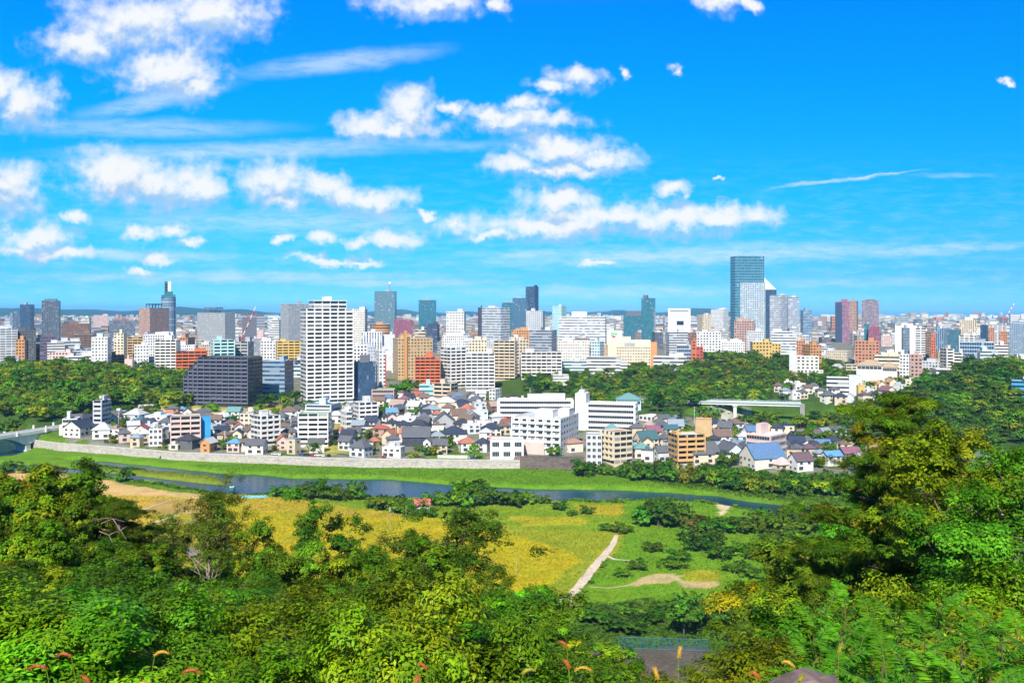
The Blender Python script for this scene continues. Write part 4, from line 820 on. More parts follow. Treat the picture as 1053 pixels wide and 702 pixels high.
def house(px, py, wpx, kind='hip', roof='slate', wall='white', rot=None, st=2, lab=None):
    global HOUSES
    HOUSES += 1; rng = random.Random(int(px * 131 + py * 17)); x, y = from_px(px, py)
    w = round(max(5.5, wpx / F * y) * 2) / 2; d = round(min(w * .85, max(6.0, w * rng.uniform(.6, .9))) * 2) / 2; d = max(5.0, d); h = 2.9 * st + .2 if kind != 'flat' else 3.0 * st
    rt = round(d * rng.choice((.34, .42)) * 2) / 2; h -= .3
    if wall == 'white' and not lab: wall = rng.choice(('white', 'white', 'white', 'offwhite', 'offwhite', 'lightgrey', 'cream', 'beige'))
    if rot is None: rot = rng.choice((-.45, -.25, -.1, .12, .3, .5))
    if kind == 'gable' and rng.random() < .3: rot += math.pi / 2
    y += d / 2; gz = tz(x, y); r = thing('house', (x, y, gz), rot)
    body, rf = house_mesh(kind, w, d, h, rt)
    kw = (kind, w, d, h, wall, 'w'); kr = (kind, w, d, h, rt, roof, 'r')
    if kw not in _cm: _cm[kw] = body.mesh('wall', mat('house_wall_' + wall, PAL[wall], .7, .12, .5))
    if kr not in _cm: _cm[kr] = rf.mesh('roof', roofmat(roof))
    link('wall', _cm[kw], r); link('roof', _cm[kr], r)
    for L, ox, oy, ra in ((w, 0, -d / 2, 0), (d, w / 2, 0, math.pi / 2), (d, -w / 2, 0, -math.pi / 2)):
        n = max(1, int(L / 3.6))
        for s in range(st):
            for k in range(n):
                if rng.random() < .3: continue
                t = -L / 2 + L * (k + .5) / n + rng.uniform(-.3, .3)
                link('window', HWIN2 if s == 0 and ra == 0 and L / n > 3.4 else HWIN, r, (ox + math.cos(ra) * t, oy + math.sin(ra) * t, .9 + 2.85 * s), ra)
    FOOT.append((x, y, max(w, d) * .5))
    s_ = {1: 'single storey', 2: 'two storey', 3: 'three storey', 4: 'four storey'}[st]
    if lab: tag(r, lab, 'house', 'houses of the riverside quarter')
    else: auto(r, f"{WORD[wall]} {'three storey ' if st == 3 else ''}house, {WORD[roof]} {kind} roof", 'house', 'houses of the riverside quarter', px, py, y)
    return r
HL = [(78,456.5,26,'gable','darkblue','white'),(103,457,17,'hip','lightgrey','white'),(118,451,13,'flat','pinkbrown','white'),(126,455,11,'hip','slate','pink'),(139,460,10,'hip','bluegrey','beige'),(144,450,14,'gable','red','white'),(135,446,11,'gable','lightgrey','white'),
 (143,441,10,'hip','teal','white'),(152,446,7,'flat','lightgrey','paleteal'),(161,437,24,'flat','paleblue','white'),(169,443,13,'hip','slate','lightgrey'),(191,462,19,'hip','navy','darkgrey'),(178.5,462.5,7,'flat','white','white',None,1),(213,465,14,'gable','lightgrey','orange'),
 (121,432,12,'flat','white','white'),(137,435,18,'hip','lightgrey','white'),(176,428,12,'hip','slate','terracotta'),(186,424,8,'hip','brightblue','white',None,1),(240,465,13,'hip','brightblue','pink'),(262,467,19,'gable','slate','white'),(243,455,14,'gable','darkblue','white'),(257,452,16,'gable','brown','white'),
 (285,457,16,'hip','brown','cream'),(240,431,13,'gable','copper','white'),(301,467,11,'flat','bluegrey','white',None,3),(311,452,10,'flat','greenroof','terracotta'),(296,431,15,'hip','brown','lightgrey'),(289,437,11,'hip','slate','grey'),(302,442,14,'hip','slate','darkgrey'),(228,437,12,'hip','paleblue','white'),
 (236,444,12,'hip','purple','beige'),(229,448,10,'hip','slate','white'),(370,470,18,'hip','slate','white'),(404,470.5,20,'flat','white','white'),(391,450,16,'hip','red','pinkbrown'),(384,458,10,'hip','redorange','brown',None,1),(400,457,14,'gable','redorange','beige'),(377,460,9,'hip','red','white',None,1),(427,459,28,'gable','slate','navy',0.05),
 (402,444,12,'hip','darkblue','beige'),(414,446,13,'hip','darkblue','beige'),(430,446,18,'hip','navy','lightgrey'),(444,429,16,'hip','bluegrey','cream'),(449,434,9,'hip','redorange','white'),(402,432,11,'gable','brightblue','white'),(409,424,16,'gable','pinkbrown','white'),(426,425,13,'gable','white','white'),(420,438,22,'flat','white','white'),
 (392,437,12,'hip','navy','white'),(429,414,12,'gable','red','white'),(415,417,10,'hip','magenta','beige'),(446,453,11,'hip','paleblue','white'),(456,443,26,'gable','slate','grey',.1),(466,456,26,'hip','darkblue','white'),(475,445,16,'hip','navy','beige'),(471,435,15,'gable','brown','white'),(480,430,15,'hip','redorange','cream'),
 (493,431,16,'flat','paleblue','paleblue',.1),(452,467,14,'gable','slate','white'),(441,464,10,'gable','slate','white'),(497,443,14,'flat','white','white'),(505,450,18,'hip','darkblue','white'),(480,465,16,'hip','redorange','white'),(496,465,12,'hip','darkblue','lightgrey'),(511,437,14,'hip','lightgrey','lightgrey'),
 (521,441,11,'flat','red','brown'),(484,446,18,'flat','white','white'),(458,421,18,'hip','offwhite','cream'),(471,416,14,'hip','blue','white'),(444,419,11,'hip','pink','white'),(494,411,10,'gable','lightgrey','white'),(486,420,12,'hip','slate','white'),(508,425,12,'gable','pinkbrown','brown'),(436,437,10,'hip','slate','white'),(461,427,12,'hip','brown','white'),(487,437,10,'hip','slate','cream'),(517,447,12,'hip','brown','cream'),
 (590,465,17,'hip','terracotta','white'),(661,471,17,'hip','copper','white',.1),(666,461,20,'gable','teal','cream',.3),(672,453,15,'gable','magenta','beige'),(655,449,11,'hip','slate','white'),(669,446,10,'hip','pinkbrown','white'),(681,446,12,'hip','slate','red'),(690,450,14,'gable','teal','white'),(700,442,10,'hip','teal','lightgrey'),(653,462,9,'hip','brightblue','white',None,1),
 (724,477,29,'gable','slate','cream',.25),(753,476,29,'gable','slate','paleblue',.2),(743,458,18,'gable','brown','white',.2),(733,453,10,'hip','blue','white'),(764,461,16,'hip','brightblue','white',None,1),(788,481.5,36,'gable','blue','white',.3),(806,482.5,18,'hip','pink','beige',None,1),(826,484.5,19,'gable','purple','white',.3),(820,471,14,'hip','slate','white'),(833,471,14,'hip','purple','beige'),
 (847,467,14,'gable','blue','lightgrey'),(857,479,17,'gable','brightblue','white',.3),(876,476,19,'gable','magenta','grey',.2),(889,483,16,'gable','lightgrey','grey'),(830,462,13,'hip','slate','white'),(844,476,9,'hip','bluegrey','white'),(869,466,11,'hip','brown','cream'),(712,456,10,'hip','slate','white'),(759,470,10,'hip','slate','white'),
 (811,399,9,'flat','white','white'),(822,401,12,'flat','white','white'),(818,411,9,'flat','white','white'),(808,408,9,'hip','bluegrey','white'),(831,405,9,'gable','brown','white'),(838,403,9,'hip','slate','white'),(845,408,9,'hip','slate','cream'),(853,413.5,14,'hip','slate','white'),(866,415,12,'hip','darkblue','white'),(876,414,9,'gable','white','white'),(869,404.5,12,'gable','magenta','white'),(881,405,8,'flat','white','lightgrey'),
 (886,407,6,'flat','yellow','yellow',0,3),(894.5,406.5,10,'flat','lightgrey','white'),(901,401,9,'gable','orange','white'),(909,401.5,9,'gable','orange','cream'),(914,408,14,'gable','magenta','white'),(918,399,10,'gable','orange','white'),(926,402,10,'flat','paleteal','white'),(941,397,15,'flat','white','white'),(905,417,7,'hip','blue','brightblue'),(890,413,9,'hip','purple','white'),(934,409,10,'flat','white','white'),(898,412,9,'hip','slate','white'),(882,418,8,'hip','slate','white'),(859,407,9,'hip','slate','white'),(801,403,9,'hip','purple','white'),(826,410,9,'hip','slate','cream'),(922,412,9,'hip','brown','white'),
 (862,384,12,'gable','lightgrey','white'),(856,386,8,'hip','white','white'),(1001,490,22,'flat','white','white',.2,1),(1010,497,18,'flat','lightgrey','white',.2,1)]
for a in HL: house(*a)
def house_fill():
    rng = random.Random(8); n = 0
    for _ in range(6000):
        if n >= 150: break
        px, py = (rng.uniform(68, 600), rng.uniform(408, 466)) if rng.random() < .72 else (rng.uniform(610, 880), rng.uniform(436, 480))
        if py < np.interp(px, [60, 200, 350, 420, 520, 600, 660, 760, 880], [436, 430, 426, 410, 408, 446, 436, 440, 452]): continue
        x, y = from_px(px, py); w = rng.uniform(6.5, 9.5)
        if y < np.interp(px, [e[0] for e in EDGE], [e[1] for e in EDGE]) + 13 or not free(x, y + 4, w * .36): continue
        n += 1; house(px, py, w * F / y, rng.choice(('hip', 'hip', 'gable', 'gable', 'flat')), weighted(rng, [('slate', 4), ('darkblue', 2.5), ('brown', 2), ('navy', 2), ('lightgrey', 1.5), ('redorange', .7), ('copper', .6), ('bluegrey', 1.5), ('blue', .5), ('purple', .8), ('darkgrey', 2)]), weighted(rng, [('white', 5), ('offwhite', 3), ('cream', 2), ('beige', 1.5), ('lightgrey', 2), ('brown', .5), ('pink', .6)]))
house_fill()
# broad hipped halls in the woods on the right
def hall(label, px0, px1, ytop, d, roof, wall):
    w = (px1 - px0) / F * d; x = ((px0 + px1) / 2 - CX) / F * d; gz = tz(x, d); top = H - (ytop - HY) / F * d; r = thing('hall', (x, d + 9, gz), -math.atan(x / d))
    hh = max(3, top - gz - 4.5); body, rf = house_mesh('hip', w * .9, 18.0, hh, 4.5); link('wall', body.mesh('wall', wallm(wall)), r); link('roof', rf.mesh('roof', roofmat(roof)), r)
    wm_ = window_mesh(w / 8, 2.2, GLASSM, FRAME, 3)
    for k in range(6): link('window', wm_, r, (-w * .42 + w * .84 * (k + .5) / 6, -9, hh - 3.4))
    tag(r, label, 'hall'); FOOT.append((x, d + 9, w * .45))
hall('wide low hall with tan hipped roof among the trees, the larger of two', 884, 912, 370.5, 850, 'tan', 'offwhite'); hall('smaller hall with tan hipped roof joined to the right of the larger one', 910, 927, 372.5, 855, 'tan', 'offwhite')
hall('pale green barn with long blue green roof beside the woods', 634, 662, 404.5, 700, 'copper', 'paleteal')

# ------------------------------------------------------------------ embankment walls
def wall_along(name, label, pxs, mat_, ztop, zbot, batter=1.6, thick=5.0, off=0.0, cop=True):
    P = [((px - CX) / F * (np.interp(px, [e[0] for e in EDGE], [e[1] for e in EDGE]) + off), np.interp(px, [e[0] for e in EDGE], [e[1] for e in EDGE]) + off) for px in pxs]
    cx_, cy_ = P[len(P) // 2]; r = thing(name, (cx_, cy_, zbot)); b = MB(); c = MB(); zt = ztop - zbot
    for (ax, ay), (bx, by) in zip(P, P[1:]):
        ax, bx, ay, by = ax - cx_, bx - cx_, ay - cy_, by - cy_
        b.face([(ax, ay - batter, -1.5), (bx, by - batter, -1.5), (bx, by, zt), (ax, ay, zt)]); b.face([(ax, ay, zt), (bx, by, zt), (bx, by + thick, zt), (ax, ay + thick, zt)])
        if cop:
            c.face([(ax, ay - .2, zt + .35), (bx, by - .2, zt + .35), (bx, by + .8, zt + .35), (ax, ay + .8, zt + .35)]); c.face([(ax, ay - .2, zt - .1), (bx, by - .2, zt - .1), (bx, by - .2, zt + .35), (ax, ay - .2, zt + .35)]); c.face([(bx, by + .8, zt + .002), (ax, ay + .8, zt + .002), (ax, ay + .8, zt + .35), (bx, by + .8, zt + .35)])
    for (ax, ay), sgn in ((P[0], 1), (P[-1], -1)):
        ax, ay = ax - cx_, ay - cy_; q = [(ax, ay - batter, -1.5), (ax, ay, zt), (ax, ay + thick, zt), (ax, ay + thick, -1.5)]; b.face(q if sgn > 0 else q[::-1])
    link('stonework', b.mesh('stonework', mat_), r)
    if cop: link('coping', c.mesh('coping', CONC), r)
    tag(r, label, 'wall'); return r
def stone_mat(name, col, dark):
    m = bpy.data.materials.new(name); m.use_nodes = True; nt = m.node_tree; b = nt.nodes['Principled BSDF']; b.inputs['Roughness'].default_value = .9
    g = nt.nodes.new('ShaderNodeNewGeometry'); sc = vmath(nt, 'MULTIPLY', g.outputs['Position'], (1, .3, 1.6))
    v = nt.nodes.new('ShaderNodeTexVoronoi'); v.inputs['Scale'].default_value = 1.1; nt.links.new(sc, v.inputs['Vector'])
    n = E(nt, noise(nt, sc, .55, 4, .65)); n2 = E(nt, noise(nt, vmath(nt, 'MULTIPLY', g.outputs['Position'], (.12, .1, .35)), 1.0, 3, .6))
    c = mixcol(nt, n2.sstep(.58, .70) * .75, col, dark); c = mixcol(nt, n.sstep(.52, .66) * .7, c, dark); bw = nt.nodes.new('ShaderNodeSeparateColor'); nt.links.new(v.outputs['Color'], bw.inputs[0])
    c = mixcol(nt, 1.0, c, mixcol(nt, E(nt, bw.outputs[0]), (.72, .72, .72), (1.08, 1.06, 1.02)), 'MULTIPLY'); nt.links.new(c, b.inputs['Base Color'])
    return m
PALESTONE = stone_mat('pale_stonework', (.41, .39, .36), (.30, .26, .22)); DARKSTONE = stone_mat('dark_stonework', (.13, .105, .095), (.07, .06, .055))
wall_along('embankment_wall', 'long pale stone embankment wall along the far river bank', [34, 60, 110, 145, 180, 230, 280, 330, 380, 430, 480, 534.8], PALESTONE, 6.0, 1.2)
wall_along('embankment_wall', 'dark brown stone embankment wall below the white school', [535.2, 552, 568, 585, 601], DARKSTONE, 8.0, 1.0, 2.6, 7.0, 0.5, False)
wall_along('garden_wall', 'low white garden wall above the end of the pale embankment wall', [450, 475, 490], mat('white_wall', (.72, .70, .66), .85, .2, .6), 7.5, 5.6, .1, .4, 8, False)
wall_along('garden_wall', 'low brown retaining wall under the low white box house', [500, 520, 552], mat('brown_wall', (.20, .14, .12), .9, .25, .6), 7.9, 5.6, .2, 1.5, 6, False)
wall_along('garden_wall', 'short grey retaining wall among bushes below the orange apartments', [700, 711, 722], mat('grey_wall', (.27, .25, .24), .9, .2, .6), 6.6, 2.0, .6, 4, 3.0, False)

# ------------------------------------------------------------------ bridges
def stone_bridge():
    A = np.array([-299.0, 614.0]); u = np.array([-15.1, -42.0]); u /= np.linalg.norm(u); L = 165; r = thing('arch_bridge', (A[0], A[1], 0), math.atan2(u[1], u[0]))
    z = 11.2; w = 4.5; prof = lambda t: min(abs(t - q) for q in (31, 76, 121, 166))
    b = MB(); b.box(-6, L, -w, w, z - 1.0, z); dk_ = link('deck', b.mesh('deck', mat('bridge_deck', (.50, .50, .49), .8, .12, .5)), r)
    for s in (-1, 1):
        b = MB(); y0, y1 = sorted((s * w, s * (w + .35))); b.box(-6, L, y0, y1, z - .9, z + 1.05); link('parapet', b.mesh('parapet', mat('bridge_parapet', (.72, .71, .69), .75, .12, .6)), dk_)
    am = mat('bridge_arch', (.52, .58, .62), .8, .15, .4)
    for t0, t1 in ((-4, 31), (31, 76), (76, 121), (121, 165)):
        b = MB(); ts = np.linspace(t0, t1, 21); zb = []
        for t in ts:
            k = prof(t) if t > 8 else 23 * (1 - (t + 4) / 60); half = 22.5; zb.append(z - 1.2 - 7.0 * max(0, 1 - prof(t) / half) ** 1.9 - (5.0 * max(0, 1 - (t + 4) / 14) ** 2 if t < 10 else 0))
        for i in range(20):
            a0, a1 = ts[i], ts[i + 1]
            for s in (-1, 1):
                y = s * (w - .5); q = [(a0, y, zb[i]), (a1, y, zb[i + 1]), (a1, y, z - 1.003), (a0, y, z - 1.003)]; b.face(q if s < 0 else q[::-1])
            b.face([(a0, w - .5, zb[i]), (a1, w - .5, zb[i + 1]), (a1, -w + .5, zb[i + 1]), (a0, -w + .5, zb[i])])
        link('arch', b.mesh('arch', am), r)
    for t in (31, 76, 121):
        b = MB(); b.prism([(t - 1.6, -w), (t + 1.6, -w), (t + 1.6, w), (t - 1.6, w)], -2, 3.6); b.prism([(t - 2.3, -w - 1), (t + 2.3, -w - 1), (t + 2.3, w + 1), (t - 2.3, w + 1)], -2.5, 1.0); link('pier', b.mesh('pier', CONC), r)
    for t in (2, 18, 40, 58, 80):
        for s in (-1, 1):
            b = MB(); b.box(t - .45, t + .45, s * (w + .8) - .45, s * (w + .8) + .45, z - .9, z + (3.2 if t < 30 else 1.9)); b.box(t - .6, t + .6, s * (w + .8) - .6, s * (w + .8) + .6, z + 1.0, z + 1.25); link('pillar', b.mesh('pillar', mat('bridge_parapet', (.72, .71, .69), .75, .12, .6)), r)
    for t in (10, 30, 52, 72): 
        b = MB(); b.tube([(t, w - .3, z), (t, w - .3, z + 5.5), (t, w - 1.2, z + 6.0)], [.09, .07, .06], 5); b.box(t - .2, t + .2, w - 1.8, w - 1.1, z + 5.85, z + 6.05); link('lamp_post', b.mesh('lamp_post', mat('teal_metal', (.05, .22, .24), .5, .1, 1)), dk_)
    tag(r, 'pale stone arch bridge crossing the river beside the forest', 'bridge'); LAND.append((30, 445, 600, 'stone arch bridge', 30))
stone_bridge()
def girder_bridge():
    x0, y0, x1, y1 = 112.0, 745.0, 224.0, 716.0; r = thing('girder_bridge', (x0, y0, 0), math.atan2(y1 - y0, x1 - x0)); L = math.hypot(x1 - x0, y1 - y0); z = 16.6; w = 5
    b = MB(); b.box(-25, L, -w, w, z - .6, z); dk_ = link('deck', b.mesh('deck', mat('bridge_deck', (.50, .50, .49), .8, .12, .5)), r)
    b = MB(); b.box(-25, L, -w + 1, w - 1, z - 2.3, z - .603); link('girder', b.mesh('girder', mat('pale_girder', (.66, .67, .66), .6, .08, .5)), r)
    for s in (-1, 1):
        b = MB(); y = s * (w - .15); b.box(-25, L, y - .12, y + .12, z + .003, z + .35)
        for t in np.arange(-25, L, 2.5): b.box(t, t + .12, y - .06, y + .06, z + .353, z + 1.25)
        b.box(-25, L, y - .07, y + .07, z + 1.253, z + 1.38); link('railing', b.mesh('railing', mat('bridge_railing', (.42, .55, .58), .5, .08, 1)), dk_)
    for t in (14, 66):
        b = MB(); b.prism([(t - 1.3, -w + 1.4), (t + 1.3, -w + 1.4), (t + 1.3, w - 1.4), (t - 1.3, w - 1.4)], -2, z - 2.303); b.box(t - 1.9, t + 1.9, -w + .8, w - .8, z - 3.4, z - 2.305); link('pier', b.mesh('pier', CONC), r)
    b = MB(); b.prism([(L - 1, -w + .5), (L + 2.5, -w + .5), (L + 2.5, w - .5), (L - 1, w - .5)], 0, z - .62); link('abutment', b.mesh('abutment', mat('grey_concrete', (.27, .27, .26), .85, .2, .5)), r)
    for t in np.arange(0, L, 26):
        b = MB(); b.tube([(t, w - .4, z), (t, w - .4, z + 7), (t, w - 2.0, z + 7.5)], [.1, .08, .06], 5); link('lamp_post', b.mesh('lamp_post', METAL), dk_)
    tag(r, 'slim pale girder bridge over the green valley before the woods', 'bridge'); LAND.append((765, 416, 725, 'pale girder bridge', 60))
girder_bridge()

# ------------------------------------------------------------------ cranes, fence, poles, cars and small things
RED = mat('crane_red', (.60, .05, .04), .5, .1, .4)
def crane(label, px, ybase, ytop, d, jx, jy, mh):
    x = (px - CX) / F * d; zb = H - (ybase - HY) / F * d; gz = tz(x, d); r = thing('tower_crane', (x, d, gz)); s = .9
    b = MB()
    for a in (-s, s):
        for c in (-s, s): b.box(a - .22, a + .22, c - .22, c + .22, 0, zb - gz)
    k = 0
    for t in np.arange(0, zb - gz - 2, 3.0):
        b.tube([(-s, -s, t), (s, -s, t + 3)], .16, 4); b.tube([(s, -s, t), (s, s, t + 3)], .16, 4)
    link('mast', b.mesh('mast', RED), r)
    b = MB(); b.box(-2.6, 2.6, -2, 2, zb - gz, zb - gz + 2.4); b.box(-6, -2, -1.2, 1.2, zb - gz + .3, zb - gz + 3.6); link('machine_house', b.mesh('machine_house', RED), r)
    j0 = np.array((1.5, 0, zb - gz + 1.5)); j1 = np.array(((jx - px) / F * d, 0, H - (jy - HY) / F * d - gz)); n = 8
    for q in range(n):
        b = MB(); a, c = j0 + (j1 - j0) * q / n, j0 + (j1 - j0) * (q + 1) / n
        for o in ((0, -.8, -.5), (0, .8, -.5), (0, 0, .9)): b.tube([a + o, c + o], .32, 4)
        b.tube([a + (0, -.8, -.5), c + (0, 0, .9)], .22, 4); b.tube([a + (0, .8, -.5), c + (0, 0, .9)], .22, 4); b.tube([a + (0, -.8, -.5), c + (0, .8, -.5)], .22, 4)
        link('jib_section', b.mesh('jib_section', RED if q % 2 == 0 else WHITEP), r)
    b = MB(); b.tube([(-4, 0, zb - gz + 2), (-1, 0, zb - gz + 11), (1, 0, zb - gz + 2)], .3, 4); b.tube([(-1, 0, zb - gz + 11), tuple(j1)], .12, 4); link('tie_frame', b.mesh('tie_frame', RED), r)
    tag(r, label, 'crane')
crane('red and white luffing crane by the netted unfinished building', 247.5, 349, 338, 1250, 263, 315.5, 20); crane('distant pinkish crane against the sea at the right end of the city', 1033, 328, 320, 2300, 1043, 312, 20)

def blue_fence():
    m = mat('blue_fence_paint', (.02, .14, .25), .5, .1, 1); x0, y0 = from_px(636, 667); x1, y1 = from_px(728, 671); r = thing('fence', (x0, y0, tz(x0, y0)), math.atan2(y1 - y0, x1 - x0)); L = math.hypot(x1 - x0, y1 - y0); h = 3.2
    n = 12
    for k in range(n + 1):
        b = MB(); b.tube([(L * k / n, 0, -1), (L * k / n, 0, h)], .085, 6); link('post', b.mesh('post', m), r)
    for z in (.3, h - .05):
        b = MB(); b.tube([(0, 0, z), (L, 0, z)], .05, 5); link('rail', b.mesh('rail', m), r)
    b = MB()
    for t in np.arange(0, L, .28): b.tube([(t, .06, .3), (t, .06, h - .1)], .012, 3)
    for z in np.arange(.5, h, .28): b.tube([(0, .07, z), (L, .07, z)], .012, 3)
    link('wire_mesh', b.mesh('wire_mesh', m), r); tag(r, 'blue wire fence along the shaded yard at the foot of the slope', 'fence')
blue_fence()
def pole(label, px, ybase, h, rad=.11, cap=None, col=METAL, arm=False, name='pole', cat='pole'):
    x, y = from_px(px, ybase); r = thing(name, (x, y, tz(x, y))); b = MB(); b.tube([(0, 0, -.5), (0, 0, h)], [rad, rad * .8], 6); link('shaft', b.mesh('shaft', col), r)
    if cap: b = MB(); b.tube([(0, 0, h), (0, 0, h + 2.0)], [rad * 1.5, rad * 1.5], 6); link('cap', b.mesh('cap', cap), r)
    if arm:
        for z in (h - .6, h - 1.5): b = MB(); b.box(-.9, .9, -.06, .06, z, z + .12); link('crossarm', b.mesh('crossarm', METAL), r)
        b = MB(); b.tube([(.4, 0, h - 3.2), (.4, 0, h - 2.2)], [.3, .3], 8); link('transformer', b.mesh('transformer', METAL), r)
    tag(r, label, cat)
pole('grey pole with pale blue top standing in the ripe yellow field', 401, 547, 8.0, .14, mat('pale_blue_plastic', (.30, .52, .62), .5, .05, 1))
pole('thin pole beside the riverside bushes, right of the blue topped pole', 417.5, 539, 8, .09); pole('thin lamp pole rising from the riverside bushes', 409.5, 526, 8, .09); pole('bare pole at the lower edge of the ripe yellow field', 531, 590, 7, .1, None, mat('weathered_wood', (.35, .30, .25), .9, .2, 1)); pole('short bare post beside the dirt path', 598.5, 594, 5, .06)
for k, (px, py, h) in enumerate(((122, 440, 12), (231, 462, 11), (299, 447, 11), (352, 447, 10), (452, 466, 10), (639, 470, 12), (699, 443, 11), (714, 436, 12), (861, 474, 10), (545, 414, 12), (598, 412, 13))):
    pole('x', px, py, h, .2, None, CONC, True, 'utility_pole', 'pole'); o = [o for o in COL.objects if o.name.startswith('utility_pole')][-1]
    auto([q for q in COL.objects if q.get('label') == 'x'][-1], 'concrete utility pole with crossarms among the houses', 'pole', 'utility poles in the riverside quarter', px, py, from_px(px, py)[1]); [q for q in COL.objects if q.get('label') == 'x'][-1]['label'] = 'y'
def car_mesh(col):
    b = MB(); P = [(-2.1, .35), (2.1, .35), (2.15, .8), (1.5, .95), (-2.1, 1.0)]; hw = .85
    def ext(P, hw, mi):
        n = len(P); k = len(b.v); b.v += [(x, -hw, z) for x, z in P] + [(x, hw, z) for x, z in P]
        b.f += [tuple(range(k, k + n)), tuple(range(k + 2 * n - 1, k + n - 1, -1))] + [(k + i, k + n + i, k + n + (i + 1) % n, k + (i + 1) % n) for i in range(n)]; b.m += [mi] * (n + 2); b.uv += [[(0, 0)] * n] * 2 + [[(0, 0)] * 4] * n
    ext(P, hw, 0); ext([(-1.9, 1.003), (1.2, .985), (.5, 1.42), (-1.5, 1.45)], .72, 1); ext([(-1.45, 1.452), (.45, 1.425), (.4, 1.5), (-1.4, 1.52)], .70, 0)
    for x in (-1.35, 1.35):
        for s in (-1, 1): b.tube([(x, s * .70, .34), (x, s * .9, .34)], [.34, .34], 10, 2)
    return b.mesh('parked_car', [col, GLASSM, mat('tyre', (.02, .02, .02), .9, 0)])
CARS = {k: car_mesh(mat('car_paint_' + k, c, .3, 0, 1, 0, .5)) for k, c in dict(white=(.75, .75, .74), silver=(.45, .46, .48), black=(.03, .03, .035), blue=(.04, .12, .32), red=(.40, .04, .04)).items()}
crng = random.Random(3); k = 0
for px, py in [(q, 467.6 + (q - 285) * .03) for q in (283, 288, 311, 316, 322, 327, 333, 338)] + [(352, 447), (356, 448), (361, 446.5), (366, 449), (371, 447.5), (352, 453), (358, 452)] + [(725, 425), (731, 425.5), (737, 426), (743, 426.5), (749, 427.5), (728, 430), (735, 431), (742, 432), (750, 432.5), (757, 430), (763, 431)] + [(661, 475), (674, 476.5), (699, 478), (706, 478.5), (395, 471.5), (168, 466)]:
    kind = crng.choice(('white', 'white', 'white', 'silver', 'black', 'blue', 'red')); x, y = from_px(px, py); o = link('parked_car', CARS[kind], None, (x, y, tz(x, y) + .02), crng.choice((0, .2, 1.4, 1.6)))
    auto(o, kind + ' car parked ' + ('along the embankment road' if py > 460 and px < 400 else 'in the gravel lot' if px < 400 else 'in the valley lot' if py < 440 else 'on the riverside lane'), 'car', 'cars parked around the riverside quarter', px, py, y)
# shed, booth, tarpaulin, rock
x, y = from_px(434, 527); r = thing('shed', (x, y, tz(x, y)), .2); body, rf = house_mesh('gable', 6.0, 4.5, 4.2, 1.6); link('wall', body.mesh('wall', wallm('lightgrey')), r); link('roof', rf.mesh('roof', mat('pink_roof_sheet', (.55, .13, .13), .6, .12, 1)), r); link('window', HWIN, r, (0, -2.25, 1)); tag(r, 'small shed with pinkish red roof among the riverside bushes', 'shed')
x, y = from_px(238.5, 507); r = thing('portable_toilet', (x, y, tz(x, y)), .1); b = MB(); b.box(-.9, .9, -.9, .9, 0, 3.2); link('booth', b.mesh('booth', mat('teal_plastic', (.03, .32, .30), .5, .05, 1)), r); b = MB(); b.box(-1, 1, -1, 1, 3.203, 3.5); link('roof', b.mesh('roof', WHITEP), r); b = MB(); b.box(-.45, .45, -.96, -.905, .1, 2.6); link('door', b.mesh('door', mat('teal_door', (.02, .24, .23), .5, .05, 1)), r); tag(r, 'teal portable toilet booth on the near river bank', 'toilet booth')
x, y = from_px(262, 511); b = MB(); n = 14
G = [[(x + (i / n - .5) * 12, y + (j / 6 - .5) * 5, tz(x + (i / n - .5) * 12, y) + .12 + .55 * abs(math.sin(i * 1.7) * math.cos(j * 1.3)) * (1 if 0 < j < 6 and 0 < i < n else 0)) for i in range(n + 1)] for j in range(7)]
for j in range(6):
    for i in range(n): b.face([G[j][i], G[j][i + 1], G[j + 1][i + 1], G[j + 1][i]])
tag(link('tarpaulin', b.mesh('tarpaulin', mat('pale_blue_tarp', (.22, .55, .58), .5, .15, 1))), 'crumpled pale blue tarpaulin on the sand by the river', 'tarpaulin')
# ------------------------------------------------------------------ foliage
def unit(v): return v / (np.linalg.norm(v, axis=-1, keepdims=True) + 1e-9)
def leaves(pos, nrm, size, asp, rng, along=None):
    """Kite shaped leaves, a little folded along the midrib."""
    n = len(pos); nrm = unit(nrm); t = rng.normal(size=(n, 3)) if along is None else along + .35 * rng.normal(size=(n, 3))
    t = unit(t - nrm * (t * nrm).sum(1, keepdims=True)); b = np.cross(nrm, t); L = (size * rng.uniform(.7, 1.3, n))[:, None]; w = L * asp
    V = np.stack([pos - t * L * .5, pos + b * w * .5 + nrm * w * .12 - t * L * .05, pos + t * L * .5 - nrm * L * .08, pos - b * w * .5 + nrm * w * .12 - t * L * .05], 1)
    return V.reshape(-1, 3)
def leaf_mesh(name, V, C, m):
    Q = np.arange(len(V)).reshape(-1, 4); me = fast_mesh(name, V, Q, np.repeat(C, 4, 0)); me.materials.append(m); return me
def tint(n, base, rng, var=.3, hue=.25):
    c = np.array(base) * (1 + var * rng.uniform(-1, 1, (n, 1))); c[:, 0] *= 1 + hue * rng.uniform(-1, 1, n); return np.clip(c, .002, .9)
